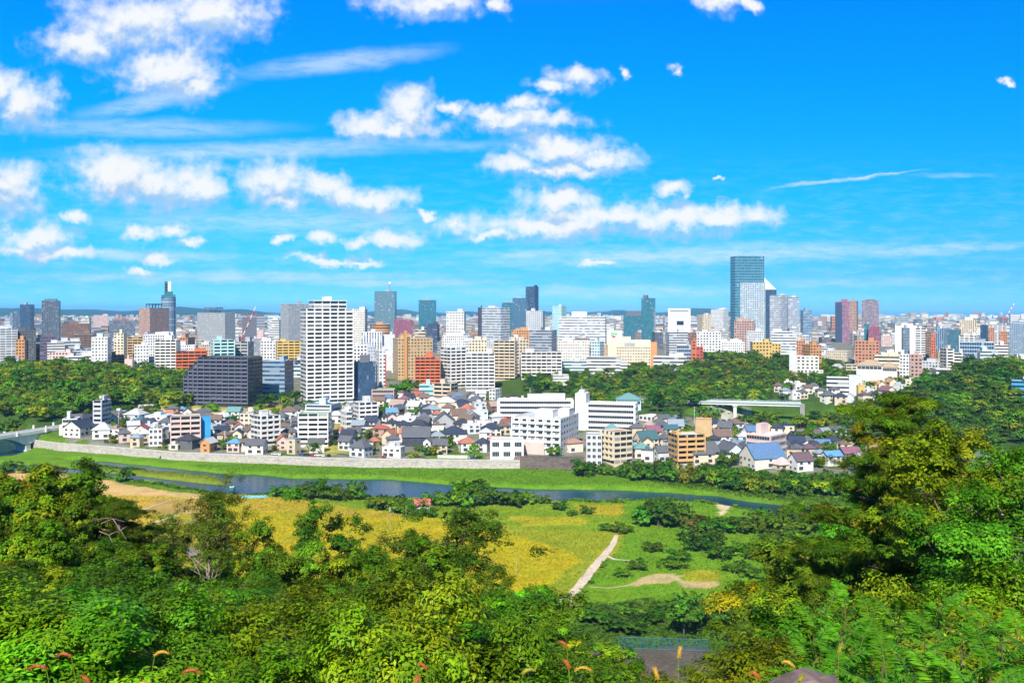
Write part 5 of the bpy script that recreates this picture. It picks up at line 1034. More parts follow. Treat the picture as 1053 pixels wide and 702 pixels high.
def clumps(cen, rad, nleaf, size, asp, base, rng, flat=.75, up=.5, centre=None, needle=False, cvar=.35, yellow=0.0, twig=10):
    """Leaves gathered on twigs, twigs gathered into boughs: positions, colours."""
    V, C = [], []
    for c, r in zip(cen, rad):
        n = max(6, int(nleaf * (r / np.mean(rad)) ** 2)); nt_ = max(3, int(twig * (r / np.mean(rad)) ** 2)); td = unit(rng.normal(size=(nt_, 3))); td[:, 2] = np.where(td[:, 2] < -.3, -td[:, 2], td[:, 2]); tu = rng.random(nt_)[:, None] ** .35
        tp = c + td * tu * r * np.array((1, 1, flat)); k = rng.integers(nt_, size=n); d2 = unit(rng.normal(size=(n, 3))); p = tp[k] + d2 * (rng.random(n)[:, None] ** .5) * r * .40 * np.array((1, 1, .7))
        d = unit(p - c); out = d * .9 + d2 * .5 + np.array((0, 0, up)) + .4 * rng.normal(size=(n, 3))
        if centre is not None: out += .5 * unit(c - centre)
        bc = np.array(base) * (1 + cvar * rng.uniform(-1, 1)); bc[0] *= 1 + .25 * rng.uniform(-1, 1)
        if rng.random() < yellow: bc = np.array((bc[1] * 1.3, bc[1] * 1.2, .008))
        tc = 1 + .3 * rng.uniform(-1, 1, (nt_, 1))
        V.append(leaves(p, out, size, asp, rng, along=(d2 * .8 + d * .5 + np.array((0, 0, .4))) if needle else None)); C.append(tint(n, bc, rng, .25) * tc[k])
    return np.concatenate(V), np.concatenate(C)
def crown_points(n, R, Hh, zc, rng, lobes=.28, inner=.45):
    d = unit(rng.normal(size=(n, 3))); d[:, 2] = np.where(d[:, 2] < -.55, -d[:, 2], d[:, 2]); ph = rng.uniform(0, 6.28, 4)
    r = 1 + lobes * (np.sin(2 * np.arctan2(d[:, 1], d[:, 0]) + ph[0]) * .5 + np.sin(3 * np.arctan2(d[:, 1], d[:, 0]) + ph[1] + 3 * d[:, 2]) * .5 + .6 * np.sin(5 * d[:, 2] + ph[2]))
    u = rng.uniform(inner ** 2, 1, n) ** .5
    return d * (r * u)[:, None] * np.array((R, R, Hh)) + np.array((0, 0, zc))
def limbs(trunk_h, cen, rng, r0, frac=.5, mb=None, lean=(0, 0), sub=False):
    mb = mb or MB(); top = np.array((lean[0], lean[1], trunk_h)); mid = top * .5 + rng.normal(0, .02 * trunk_h, 3) * (1, 1, 0)
    mb.tube([(0, 0, -1.5), mid, top], [r0, r0 * .75, r0 * .4], 7)
    for c in cen[rng.random(len(cen)) < frac]:
        t = rng.uniform(.35, .95); s = mid * 2 * t if t < .5 else mid + (top - mid) * (t - .5) * 2; m = s * .5 + c * .5 + rng.normal(0, .06 * trunk_h, 3) + (0, 0, .04 * trunk_h); r = r0 * rng.uniform(.18, .36)
        mb.tube([s, m, c], [r, r * .65, r * .2], 5)
        if sub:
            for _ in range(3):
                e = c + rng.normal(0, .1 * trunk_h, 3); mb.tube([m + (c - m) * rng.uniform(.1, .7), e], [r * .35, r * .1], 4)
    return mb
def make_broadleaf(seed, base, R=4.2, Hh=4.0, zc=6.0, nc=34, nl=60, size=.75, cr=1.5, asp=.7, lobes=.3, bark=BARK, m=LEAF, frac=.4, yellow=.0, r0=.28, sub=False, inner=.45, flat=.8, cvar=.42, lean=(0, 0)):
    rng = np.random.default_rng(seed); cen = crown_points(nc, R, Hh, zc, rng, lobes, inner) + np.array((lean[0], lean[1], 0)); rad = cr * rng.uniform(.65, 1.3, nc)
    V, C = clumps(cen, rad, nl, size, asp, base, rng, flat, .5, np.array((0, 0, zc - Hh * .4)), False, cvar, yellow)
    return leaf_mesh('crown', V, C, m), limbs(zc + Hh * .35, cen, rng, r0, frac, None, lean, sub).mesh('trunk', bark, True), zc + Hh
def make_conifer(seed, base, hgt=12.0, R=2.6, nl=26, size=.7, m=LEAF):
    rng = np.random.default_rng(seed); cen, rad = [], []
    for k in range(13):
        z = hgt * (.14 + .84 * k / 12); r = R * (1 - k / 12.6) ** .8
        for q in range(max(1, int(7 * r / R + 1))):
            a = rng.uniform(0, 6.28); cen.append((r * .75 * math.cos(a), r * .75 * math.sin(a), z + rng.normal(0, .25))); rad.append(max(.5, r * .5))
    V, C = clumps(np.array(cen), np.array(rad), nl, size, .4, base, rng, .7, .5, np.array((0, 0, hgt * .3)), True)
    b = MB(); b.tube([(0, 0, -1.5), (0, 0, hgt * .95)], [.28, .05], 6); return leaf_mesh('crown', V, C, m), b.mesh('trunk', BARK, True), hgt
def make_shrub(seed, base, R=2.2, Hh=1.5, nc=16, nl=60, size=.5, cr=.9, m=LEAF, yellow=0.0, asp=.65, cvar=.35):
    rng = np.random.default_rng(seed); cen = crown_points(nc, R, Hh, Hh * .75, rng, .3, .3); rad = cr * rng.uniform(.7, 1.3, nc)
    V, C = clumps(cen, rad, nl, size, asp, base, rng, .8, .6, np.array((0, 0, 0)), False, cvar, yellow)
    b = MB()
    for c in cen[:7]: b.tube([(c[0] * .15, c[1] * .15, -.6), c * .6, c], [.09, .06, .02], 5)
    return leaf_mesh('leaves', V, C, m), b.mesh('stems', BARK), Hh * 1.75
TREES = {}
class Kind:
    def __init__(s, name, cat, phrase, parts, made): s.name, s.cat, s.phrase, s.parts, s.made = name, cat, phrase, parts, made
def plant(kind, x, y, h, wid=1.0, rot=None, group=None, label=None, z=None, sink=0.0, rng=random):
    """One tree or bush: an Empty with its crown and trunk."""
    (cm_, tm_, h0) = kind.made; r = thing(kind.name, (x, y, (tz(x, y) if z is None else z) - sink), rng.uniform(0, 6.28) if rot is None else rot); s = h / h0; r.scale = (s * wid, s * wid, s)
    link(kind.parts[0], cm_, r); link(kind.parts[1], tm_, r)
    px, py = CX + F * x / y, HY + F * (H - r.location.z - h) / y
    if label: tag(r, label, kind.cat, group)
    else: auto(r, kind.phrase, kind.cat, group, px, py, y)
    return r
CT, LS = ('crown', 'trunk'), ('leaves', 'stems')
dk, md, lt, yl, cd = (.075, .185, .010), (.14, .265, .006), (.12, .23, .006), (.20, .25, .006), (.020, .09, .018)
FAR = [Kind('broadleaf_tree', 'tree', 'dark green broadleaf tree', CT, make_broadleaf(1, dk)), Kind('broadleaf_tree', 'tree', 'deep green spreading tree', CT, make_broadleaf(2, (.10, .22, .006), R=5, Hh=3.6, lobes=.35)), Kind('broadleaf_tree', 'tree', 'mid green rounded tree', CT, make_broadleaf(3, md, R=4.4, Hh=4.2)),
    Kind('broadleaf_tree', 'tree', 'fresh green full crowned tree', CT, make_broadleaf(4, (.12, .235, .007), R=4.4, lobes=.2)), Kind('broadleaf_tree', 'tree', 'yellow green rounded tree', CT, make_broadleaf(5, (.16, .23, .006), R=4.6, Hh=3.8, lobes=.2, yellow=.1))]
CON = [Kind('conifer_tree', 'conifer', 'dark pointed conifer', CT, make_conifer(11, cd)), Kind('conifer_tree', 'conifer', 'green narrow conifer', CT, make_conifer(12, (.04, .13, .014), 12, 2.9))]
SHR = [Kind('shrub', 'shrub', 'dark green bushy shrub', LS, make_shrub(21, dk)), Kind('shrub', 'shrub', 'mid green bushy shrub', LS, make_shrub(22, (.09, .19, .007), 2.5, 1.4)), Kind('shrub', 'shrub', 'light green bushy shrub', LS, make_shrub(23, lt, 2.6, 1.3)), Kind('shrub', 'shrub', 'yellow green bushy shrub', LS, make_shrub(24, yl, 2.4, 1.4, yellow=.15)), Kind('shrub', 'shrub', 'olive brown bushy shrub', LS, make_shrub(25, (.13, .13, .02), 2.4, 1.4))]
trng = random.Random(21)
def scatter(n, px0, px1, d0, d1, sep, h, kinds, group, wid=(.9, 1.25), test=None, tries=4000, clear=1.0):
    got = []
    for _ in range(tries):
        if len(got) >= n: break
        px, d = trng.uniform(px0, px1), trng.uniform(d0, d1); x = (px - CX) / F * d
        if test and not test(px, d): continue
        if any((x - a) ** 2 + (d - b) ** 2 < sep * sep for a, b in got) or not free(x, d, clear): continue
        got.append((x, d)); plant(weighted(trng, kinds), x, d, trng.uniform(*h), trng.uniform(*wid), group=group, rng=trng)
    return got
MIX = [(FAR[0], 3), (FAR[1], 3), (FAR[2], 2.5), (FAR[3], 1.6), (FAR[4], .9), (CON[0], .8)]
FWL = lambda px, d: d > (642 if px < 36 else 628 + max(0, px - 40) * .55) and not (px > 95 and d < 700)
scatter(46, -25, 140, 625, 800, 8.5, (10, 16), MIX, 'trees of the wood behind the stone arch bridge', (1.0, 1.35), FWL); scatter(20, -25, 200, 800, 900, 10, (10, 15), MIX, 'trees of the wood behind the stone arch bridge', (1.05, 1.4), FWL)
scatter(12, 120, 186, 715, 800, 8, (5, 10), MIX, 'trees by the lawn left of the dark navy apartments', (1, 1.3), lambda px, d: not (px > 145 and d < 760))
scatter(62, 636, 862, 835, 1060, 10.5, (7.5, 12), MIX, 'trees of the hillside wood below the skyscrapers', (1.1, 1.45), lambda px, d: d > 850 or px < 815)
scatter(16, 655, 725, 620, 800, 9, (9, 15), MIX + [(CON[1], 2)], 'trees behind the ribbon windowed wing', (1, 1.3))
scatter(40, 893, 1085, 560, 860, 10, (10, 16), [(FAR[0], 3), (FAR[1], 3), (FAR[2], 3), (FAR[3], 2), (FAR[4], .4)], 'trees of the dense wood right of the valley', (1.1, 1.45), lambda px, d: 560 + max(0, 945 - px) * 3.2 < d < 640 + (px - 885) * 2.4)
scatter(20, 840, 1060, 870, 1090, 14, (7, 12), MIX, 'trees between the blocks right of the woods', (1, 1.4), lambda px, d: d > 905 or px < 925)
scatter(16, 542, 650, 800, 870, 6.5, (10, 15), [(CON[0], 3), (CON[1], 3), (FAR[1], 1), (FAR[4], .6)], 'pines and trees along the slope behind the white school', (1, 1.25)); scatter(9, 270, 310, 705, 745, 7, (7, 10), MIX, 'trees at the foot of the white residential tower', (1, 1.3)); scatter(6, 398, 430, 770, 815, 7, (8, 12), MIX, 'trees left of the red orange apartments')
scatter(8, 318, 360, 690, 722, 6, (4, 7), MIX, 'trees at the foot of the white residential tower')
LOWC = [make_broadleaf(90 + k, c, R=4.4, Hh=3.6, nc=26, nl=34, size=1.0, cr=1.7)[0] for k, c in enumerate(((.065, .175, .010), (.10, .22, .007), (.14, .255, .007), (.07, .185, .012), (.20, .28, .007)))]
def raw(me):
    v = np.empty(len(me.vertices) * 3, np.float32); me.vertices.foreach_get('co', v); c = np.empty(len(me.vertices) * 4, np.float32); me.color_attributes['tint'].data.foreach_get('color', c); return v.reshape(-1, 3), c.reshape(-1, 4)[:, :3]
RAW = [raw(m) for m in LOWC]
def canopy(label, px0, px1, d0, d1, sep, n, h, test=None, tries=9000):
    """The part of a wood that reads as one mass."""
    got, V, C = [], [], []
    for _ in range(tries):
        if len(got) >= n: break
        px, d = trng.uniform(px0, px1), trng.uniform(d0, d1); x = (px - CX) / F * d
        if test and not test(px, d): continue
        if any((x - a) ** 2 + (d - b) ** 2 < sep * sep for a, b in got) or not all((x - a) ** 2 + (d - b) ** 2 > (r + 2) ** 2 for a, b, r in FOOT): continue
        got.append((x, d)); v, c = RAW[trng.choice((0, 0, 1, 1, 2, 3, 4))]; s = trng.uniform(*h) / 9.6; a = trng.uniform(0, 6.28); q = v * (s * 1.2, s * 1.2, s); ca, sa = math.cos(a), math.sin(a)
        V.append(np.stack([q[:, 0] * ca - q[:, 1] * sa + x, q[:, 0] * sa + q[:, 1] * ca + d, q[:, 2] + tz(x, d) - 1.2 * s], 1)); C.append(c * trng.uniform(.7, 1.75) * np.array((trng.uniform(.9, 1.35), 1, 1)))
    V, C = np.concatenate(V), np.concatenate(C); me = fast_mesh('wood', V, np.arange(len(V)).reshape(-1, 4), C); me.materials.append(LEAF); tag(link('wood', me), label, 'wood', None, 'stuff')
canopy('dense green wood behind the stone arch bridge', -40, 200, 620, 905, 7.2, 420, (8, 12), lambda px, d: FWL(px, d) and not (px > 128 and 730 < d < 800 and px > 140))
canopy('green hillside wood below the skyscrapers', 634, 866, 835, 1060, 8.2, 290, (6, 10.5), lambda px, d: d > 848 or px < 815)
canopy('dense wood on the rise right of the valley', 885, 1110, 555, 900, 7.0, 330, (8, 12.5), lambda px, d: 556 + max(0, 945 - px) * 3.2 < d < 640 + (px - 885) * 2.4)
canopy('tree belt on the slope behind the white school and the ribbon windowed wing', 540, 730, 700, 880, 6.5, 120, (6, 10), lambda px, d: d > 690 + max(0, 650 - px) * 1.2 or px > 665)
canopy('trees filling the gaps between the blocks right of the woods', 845, 1070, 800, 1130, 10, 120, (6, 10.5), lambda px, d: d > 905 or (px > 925 and d > 640 + (px - 885) * 2.4) or (px > 870 and d > 820))
canopy('leafy thicket lining the river bank below the right hand houses', 716, 912, 424, 484, 4.2, 90, (5, 8.5), lambda px, d: np.interp(px, [716, 780, 912], [464, 436, 428]) < d < np.interp(px, [716, 780, 840, 912], [482, 467, 456, 454]))
canopy('low thicket on the river flat behind the old pine', 868, 1090, 330, 520, 7, 90, (3.5, 8))
canopy('trees beyond the pale girder bridge at the foot of the hillside wood', 690, 812, 742, 850, 7, 90, (5, 9), lambda px, d: px < 792 or d > 815)
SM = [(SHR[0], 2), (SHR[1], 3), (SHR[2], 2), (SHR[3], 1)]
scatter(46, 594, 905, 430, 500, 5.5, (4, 8), [(SHR[0], 3), (SHR[1], 3), (SHR[2], 1.5), (SHR[3], .8)], 'bushes along the river bank below the houses', (.75, 1.0), lambda px, d: np.interp(px, [594, 720, 780, 905], [486, 462, 434, 430]) < d < np.interp(px, [594, 720, 780, 905], [501, 483, 466, 456]))
scatter(26, 725, 905, 600, 760, 9, (3, 7.5), SM, 'bushes in the green valley by the girder bridge', (1, 1.6), lambda px, d: not (755 < px < 790 and 690 < d < 745)); scatter(10, 800, 875, 550, 640, 9, (6, 10), MIX, 'trees behind the right hand houses')
scatter(105, 64, 600, 500, 720, 5.0, (2.5, 6), SM + [(FAR[2], .8)], 'garden bushes among the riverside houses', (.7, 1.0), lambda px, d: d > np.interp(px, [e[0] for e in EDGE], [e[1] for e in EDGE]) + 7, 9000, 1.2); scatter(45, 606, 890, 460, 600, 5, (2.5, 6), SM, 'garden bushes among the riverside houses', (.7, 1.0), lambda px, d: d > np.interp(px, [e[0] for e in EDGE], [e[1] for e in EDGE]) + 6, 9000, 1.2)
def at(kind, px, pybase, h, wid=1.0, label=None, group=None):
    x, y = from_px(px, pybase); return plant(kind, x, y, h, wid, label=label, group=group, rng=trng)
at(FAR[4], 17, 445, 12, 1.25, 'bright yellow green rounded tree behind the stone arch bridge'); at(FAR[2], 488, 472, 8, 1.0, 'round green tree growing in front of the low white box house wall'); at(SHR[0], 372, 458, 6, .9, 'dark bush on the grassy bank beside the stepped road'); at(FAR[1], 322, 468, 7, 1.1, 'spreading green tree below the green roofed white apartments')
at(SHR[1], 570, 470, 5, .9, 'green bush at the entrance of the white school'); at(FAR[4], 747, 446, 8, 1.1, 'broad yellow green tree behind the orange apartments'); at(CON[0], 700, 444, 16, 1.5, 'tall dark conifer behind the orange apartments'); at(FAR[2], 852, 472, 9, 1.1, 'round green tree beside the blue roofed riverside house'); at(SHR[1], 232, 462, 5, .9, 'green garden tree behind the bright blue roofed house')
RB = 'shrubs on the near river bank'
for px, py, h, w, kd in [(128,494,6,1.1,0),(10,484,4.5,1.4,0),(28,486,4,1.4,0),(45,485,4,1.6,4),(60,486,3.5,1.3,4),(0,487,4,1.4,1),(288,510,4.5,1.2,0),(302,512,5,1.2,1),(322,512,6.5,1.1,0),(338,513,5,1.2,1),(352,514,4.5,1.2,1),(366,513,7,.9,0),(385,522,4,1.2,1),(396,523,5,1.2,2),(408,525,5.5,1.1,2),(420,526,4,1.2,1),(446,520,5.5,1.0,0),(463,519,6,1.0,0),(480,518,9,1.0,2),(497,519,7,1.1,1),(512,518,5,1.1,1),(528,519,5.5,1.2,2),(540,518,5,1.0,2),(560,518,3.5,.9,0),(575,524,2.6,1.4,1),(604,528,2.6,1.3,1),(588,530,2,1.4,0),(625,545,2.2,1.6,1),(640,548,3,1.3,1),
    (664,540,7,1.0,0),(680,541,8,1.0,0),(694,539,7.5,1.1,0),(672,536,7,1.0,1),(703,541,6,1.0,4),(716,545,5.5,1.1,4),(728,548,5,1.1,1),(708,556,5,1.1,0),(720,566,5.5,1.1,0),(736,560,5,1.1,0),(745,547,4,1.2,1),(756,544,4,1.1,0),(765,547,5,1.2,1),(780,540,5,1.1,1),(796,545,6,1.2,2),(742,574,4,1.3,1),(760,568,3,1.6,2),(780,575,4,1.5,1),(800,565,6,1.2,1),(700,576,3,1.4,1),(672,566,2.6,1.6,1),(655,585,2.4,1.5,1),(640,592,2.2,1.4,1),(690,583,2.4,1.8,2),(765,590,3,1.7,2),(800,558,4,1.2,3),(815,540,6,1.4,1),(835,545,7,1.4,0),(860,545,7,1.4,1),(820,550,5,1.4,2),(425,531,3.2,1.2,1),(441,531,3.5,1.2,0)]:
    at(SHR[kd], px, py, h, w, group=RB)
o = at(SHR[3], 797, 566, 4.5, 1.0, 'orange tinged bush among green scrub near the right river bend')
for k, (px, py, h, w) in enumerate([(612,640,4,1.5),(640,650,4,1.5),(668,640,3,1.6),(703,655,11,.95),(720,645,8,1.0),(742,652,10,1.0),(690,632,3,1.5),(650,632,2.5,1.8)]): at(FAR[0] if h > 6 else SHR[0], px, py, h, w, group='shaded trees and bushes behind the blue wire fence')

def tufts():
    """Meadow grass and scrub as one carpet of small tufts."""
    rng = np.random.default_rng(9); n = 150000; y = np.sqrt(rng.uniform(225 ** 2, 520 ** 2, n)); px = rng.uniform(-60, 900, n); x = (px - CX) / F * y; z = terr(x, y)
    C = ground_colour(x, y, z); p = pxof(x, y); k = (z > 1.25) & (y < interp(EDGE, p) - 2) & (88.35 - interp(SLOPE, p) * y < 2); lum = C.sum(1); k &= C[:, 2] < .06
    for Pp in PATHPTS:
        for q in Pp: k &= (x - q[0]) ** 2 + (y - q[1]) ** 2 > 2.6 ** 2
    x, y, z, C = x[k], y[k], z[k], C[k]; n = len(x); p2 = CX + F * x / y; py = HY + F * (H - z) / y
    scrub = (C[:, 0] < .12) & (C[:, 1] < .23); patch = sm(-.2, .5, wob(x, y, 9.0, 2.0) + .4 * wob(x, y, 3.3, 1.0))
    h = np.where(scrub, .5 + .9 * patch, .45) * rng.uniform(.6, 1.3, n); w = h * np.where(scrub, 1.5, 1.1)
    a = rng.uniform(0, 6.28, n); ax = np.stack([np.cos(a), np.sin(a), np.zeros(n)], 1); up = unit(np.stack([.6 * rng.normal(size=n), .6 * rng.normal(size=n) - .3, np.ones(n)], 1)); P = np.stack([x, y, z - .05], 1)
    V = np.stack([P - ax * (w * .3)[:, None], P + ax * (w * .3)[:, None], P + ax * (w * .55)[:, None] + up * h[:, None], P - ax * (w * .45)[:, None] + up * (h * .9)[:, None]], 1).reshape(-1, 3)
    C = C * 1.18 * (1 + .3 * rng.uniform(-1, 1, (n, 1))); dkn = np.where(scrub, .62 + .5 * patch, 1.0)[:, None]; C = C * dkn
    tag(link('meadow_grass', leaf_mesh('meadow_grass', V, np.clip(C, .004, .8), GRASS)), 'ripe yellow and green meadow grass and scrub on the valley floor', 'grass', None, 'stuff')
tufts()

# ------------------------------------------------------------------ trees on the castle slope, close to the eye
TOP = [(-60,492),(0,492),(60,490),(100,512),(125,520),(160,545),(190,556),(250,560),(265,566),(300,560),(340,568),(380,562),(412,566),(440,572),(500,580),(520,592),(555,620),(590,655),(620,690),(650,716),(720,716),(756,700),(780,660),(800,622),(830,560),(860,540),(890,520),(920,515),(945,500),(975,480),(1053,480),(1120,480)]
near_ = dict(bark=BARK)
FG = [Kind('leafy_tree', 'tree', 'leafy dark green tree', CT, make_broadleaf(31, (.145, .255, .007), R=3.3, Hh=3.2, zc=4.6, nc=46, nl=560, size=.235, cr=1.05, asp=.5, sub=True, r0=.2, yellow=.04, lobes=.4)),
    Kind('leafy_tree', 'tree', 'leafy fresh green tree', CT, make_broadleaf(32, (.20, .30, .006), R=3.5, Hh=3.1, zc=4.5, nc=46, nl=560, size=.245, cr=1.05, asp=.55, sub=True, r0=.18, yellow=.05, lobes=.4)),
    Kind('leafy_tree', 'tree', 'dense deep green tree', CT, make_broadleaf(33, (.10, .22, .008), R=3.4, Hh=3.4, zc=4.8, nc=52, nl=580, size=.21, cr=1.0, asp=.42, sub=True, r0=.2, yellow=.0, lobes=.5)),
    Kind('leafy_tree', 'tree', 'yellowing leafy tree', CT, make_broadleaf(34, (.26, .29, .006), R=3.3, Hh=3.0, zc=4.4, nc=44, nl=560, size=.235, cr=1.05, asp=.5, sub=True, r0=.18, yellow=.3, lobes=.4))]
NS = [Kind('shrub', 'shrub', 'dense glossy green shrub', LS, make_shrub(41, (.15, .285, .007), 2.1, 1.6, 30, 760, .125, .8, LEAF_SHINY, .03, .45)), Kind('shrub', 'shrub', 'bright green leafy shrub', LS, make_shrub(42, (.215, .33, .007), 2.2, 1.5, 30, 760, .13, .8, LEAF_SHINY, .05, .45)), Kind('shrub', 'shrub', 'dark green leafy shrub', LS, make_shrub(43, (.085, .215, .008), 2.1, 1.6, 30, 760, .12, .8, LEAF_SHINY, .0, .42)), Kind('shrub', 'shrub', 'yellow leaved shrub', LS, make_shrub(44, (.27, .28, .006), 2.0, 1.5, 28, 720, .12, .8, LEAF, .25, .45))]
def hill_fill():
    rng = random.Random(5); got = []
    for dlo, dhi, sep, lot in ((72, 125, 7.6, 900), (42, 72, 5.4, 900), (25, 42, 3.0, 1500)):
        for _ in range(lot):
            d = rng.uniform(dlo, dhi); px = rng.uniform(-70, 1125); x = (px - CX) / F * d
            if any((x - a) ** 2 + (d - b) ** 2 < sep * sep for a, b in got): continue
            T_ = float(np.interp(px, [t[0] for t in TOP], [t[1] for t in TOP])); f = min(1, max(0, (100 - d) / 84)); low = float(np.interp(px, [0, 520, 590, 640, 690, 745, 800, 1053], [650, 655, 690, 716, 720, 718, 680, 655]))
            ytop = T_ + (max(low, T_ + 10) - T_) * f ** 1.3 + 58 * rng.random() ** 1.3 - 3; zt = H - (ytop - HY) / F * d; gz = tz(x, d); h = zt - gz
            if h < (1.2 if d < 42 else 2.5): continue
            h = min(h, 15 if d > 60 else 9 if d > 42 else 4.8); got.append((x, d))
            if d > 42: kind = weighted(rng, [(FG[0], 3), (FG[1], 2), (FG[2], 3.5), (FG[3], .9 if px < 300 else .3)])
            else: kind = weighted(rng, [(NS[0], 3), (NS[1], 2), (NS[2], 3), (NS[3], .5 if px < 250 else .12)])
            plant(kind, x, d, h, min(1.5, max(.75, (8.0 if d > 42 else 3.9) / max(h, 1.5))) * rng.uniform(.9, 1.15), group='trees and shrubs on the slope below the eye', rng=rng)
hill_fill()
def extra_slope():
    for kd, px, yt, d, w, lab in ((0, 18, 497, 84, 1.0, 'tall leafy tree at the left edge, against the sandy river bank'), (1, 58, 495, 80, 1.0, 'tall fresh green tree overlapping the sandy river bank'), (0, 88, 512, 76, .8, 'leafy tree close left of the bent pine'), (1, 38, 540, 62, .9, 'bright leafy tree below the two tall ones at the left edge'), (2, 290, 556, 86, 1.0, 'dense tree standing into the yellow field'), (0, 400, 566, 84, 1.1, 'leafy tree below the thin airy tree'), (0, 545, 608, 74, 1.1, 'last leafy tree of the slope before the dirt path')):
        x = (px - CX) / F * d; gz = tz(x, d); plant(FG[kd], x, d, H - (yt - HY) / F * d - gz, w, label=lab)
def tree_at(made, name, label, px, ytop, d, cat='tree', wid=1.0, rot=0.0, parts=CT):
    x = (px - CX) / F * d; gz = tz(x, d); h = H - (ytop - HY) / F * d - gz; k = Kind(name, cat, '', parts, made); return plant(k, x, d, h, wid, rot, label=label)
extra_slope()
tree_at(make_broadleaf(51, (.12, .18, .010), R=3.0, Hh=4.2, zc=6.6, nc=90, nl=260, size=.13, cr=.75, asp=.5, bark=PALEBARK, sub=True, frac=.35, r0=.12, inner=.3, yellow=.08), 'broadleaf_tree', 'open crowned tree with pale bare limbs showing, alone above the green slope', 216, 497, 88, wid=1.05)
tree_at(make_broadleaf(52, (.10, .19, .008), R=2.6, Hh=3.8, zc=6.2, nc=60, nl=230, size=.13, cr=.62, asp=.5, bark=BARK, sub=True, frac=.5, r0=.11, inner=.25, lobes=.5), 'broadleaf_tree', 'thin airy tree with yellow field showing between its boughs', 470, 505, 96, wid=1.35)
tree_at(make_broadleaf(53, (.07, .15, .007), R=1.3, Hh=3.2, zc=5.2, nc=26, nl=230, size=.13, cr=.5, asp=.5, bark=BARK, sub=True, frac=.5, r0=.09, inner=.2, lobes=.6), 'broadleaf_tree', 'slender ragged tree before the riverside bushes and yellow field', 318, 492, 108, wid=1.0); tree_at(make_broadleaf(54, (.07, .15, .007), R=1.5, Hh=2.4, zc=4.2, nc=22, nl=200, size=.13, cr=.48, asp=.5, bark=BARK, sub=True, frac=.5, r0=.08, inner=.2, lobes=.6), 'broadleaf_tree', 'small sparse tree over the yellow field right of the slender ragged tree', 356, 518, 112)

def pine(seed, hgt, boughs, base, pad=1.0, nl=420, size=.34, tip=(.15, .13, .006), bark=REDBARK, lean=(0, 0)):
    """Old pine: bare limbs carrying flat pads of needles. boughs: (height share, direction, length)"""
    rng = np.random.default_rng(seed); b = MB(); tops = [(0, 0, -2), (lean[0] * .3 + .15, lean[1] * .3, hgt * .35), (lean[0] * .7 - .1, lean[1] * .7, hgt * .7), (lean[0], lean[1], hgt * .97)]; b.tube(tops, [.42, .34, .2, .05], 8); cen, rad = [], []
    tp = lambda f: np.array([np.interp(f, [0, .35, .7, .97], [t[k] for t in tops]) for k in range(3)])
    for f, a, L in boughs:
        s = tp(f); dr = np.array((math.cos(a), math.sin(a), 0)); m1 = s + dr * L * .45 + (0, 0, rng.uniform(-.02, .1) * L); e = s + dr * L + (0, 0, rng.uniform(-.06, .14) * L); r = .05 + .022 * L; b.tube([s, m1, e], [r, r * .7, r * .25], 6)
        n = max(2, int(L * 1.5))
        for q in range(n):
            t = .35 + .7 * q / max(1, n - 1); c = s + (e - s) * t + rng.normal(0, .28, 3) * (1.4, 1.4, .5); cen.append(c + (0, 0, .15)); rad.append(pad * rng.uniform(.55, .95) * (1.1 - .25 * t)); b.tube([s + (e - s) * t * .8, c], [r * .3, r * .1], 4)
    for q in range(5): cen.append(tp(.9 + .02 * q) + rng.normal(0, .7, 3) * (1, 1, .2)); rad.append(pad * .75)
    cen.append(tp(.97)); rad.append(pad * .7); cen.append(tp(.92)); rad.append(pad * .9)
    V, C = clumps(np.array(cen), np.array(rad), nl, size, .12, base, rng, .38, 1.1, None, True, .45, .06, 9)
    return leaf_mesh('crown', V, C, LEAF), b.mesh('trunk', bark, True), hgt
prng = np.random.default_rng(77)
bg = [(f, a, L * (1.1 if f < .55 else .92)) for f, a, L in [((.25 + .72 * i / 45), (i * 2.4 + prng.uniform(-.3, .3)) % 6.28, (5.4 * (1 - i / 74) + prng.uniform(-.5, .7))) for i in range(46)]] + [(.42, 3.3, 6.2), (.36, 3.0, 6.6), (.5, 2.9, 5.6), (.3, 3.5, 5.2), (.55, .2, 4.5), (.45, -.4, 4.6)]
tree_at(pine(61, 19, bg, (.115, .20, .008), 1.45, 560, .34), 'pine_tree', 'tall spreading old pine with layered needle boughs and bare limbs', 917, 404, 66, cat='pine')
bg2 = [(.2 + .75 * i / 19, (i * 2.4 + .5) % 6.28, 3.6 * (1 - i / 30)) for i in range(20)]
tree_at(pine(62, 10, bg2, (.11, .18, .008), 1.1, 480, .30), 'pine_tree', 'bent pine with pale dead branches on its open side', 124, 516, 74, cat='pine', wid=1.35)
b = MB(); dr = np.random.default_rng(4)
xx, dd_ = (112 - CX) / F * 72.0, 72.0; zz0 = tz(xx, dd_)
def dead_branches():
    px = lambda a, c: np.array(W(a, c, 70.5)); p = [k for k in COL.objects if k.get('label', '').startswith('bent pine')][0]; mb = MB()
    for path in ([(104,538),(116,533),(128,536)], [(116,533),(124,545),(131,556)], [(102,546),(112,550),(118,562),(128,570)], [(112,550),(120,546)], [(124,545),(130,541)], [(100,572),(118,566),(134,566),(146,580)], [(118,562),(110,566)]):
        q = [p.matrix_world.inverted() @ __import__('mathutils').Vector(px(*v)) for v in path]; mb.tube(q, np.linspace(.028, .01, len(q)), 5)
    bpy.context.view_layer.update()
    link('dead_branches', mb.mesh('dead_branches', PALEBARK), p)
bpy.context.view_layer.update(); dead_branches()
tree_at(make_broadleaf(55, (.16, .28, .006), R=3.1, Hh=4.0, zc=6.8, nc=60, nl=480, size=.17, cr=.9, asp=.65, bark=REDBARK, sub=False, frac=.4, r0=.16, inner=.3, yellow=.05), 'broadleaf_tree', 'tall light leaved tree with slim reddish trunk right of the old pine', 1003, 447, 48, wid=1.0)
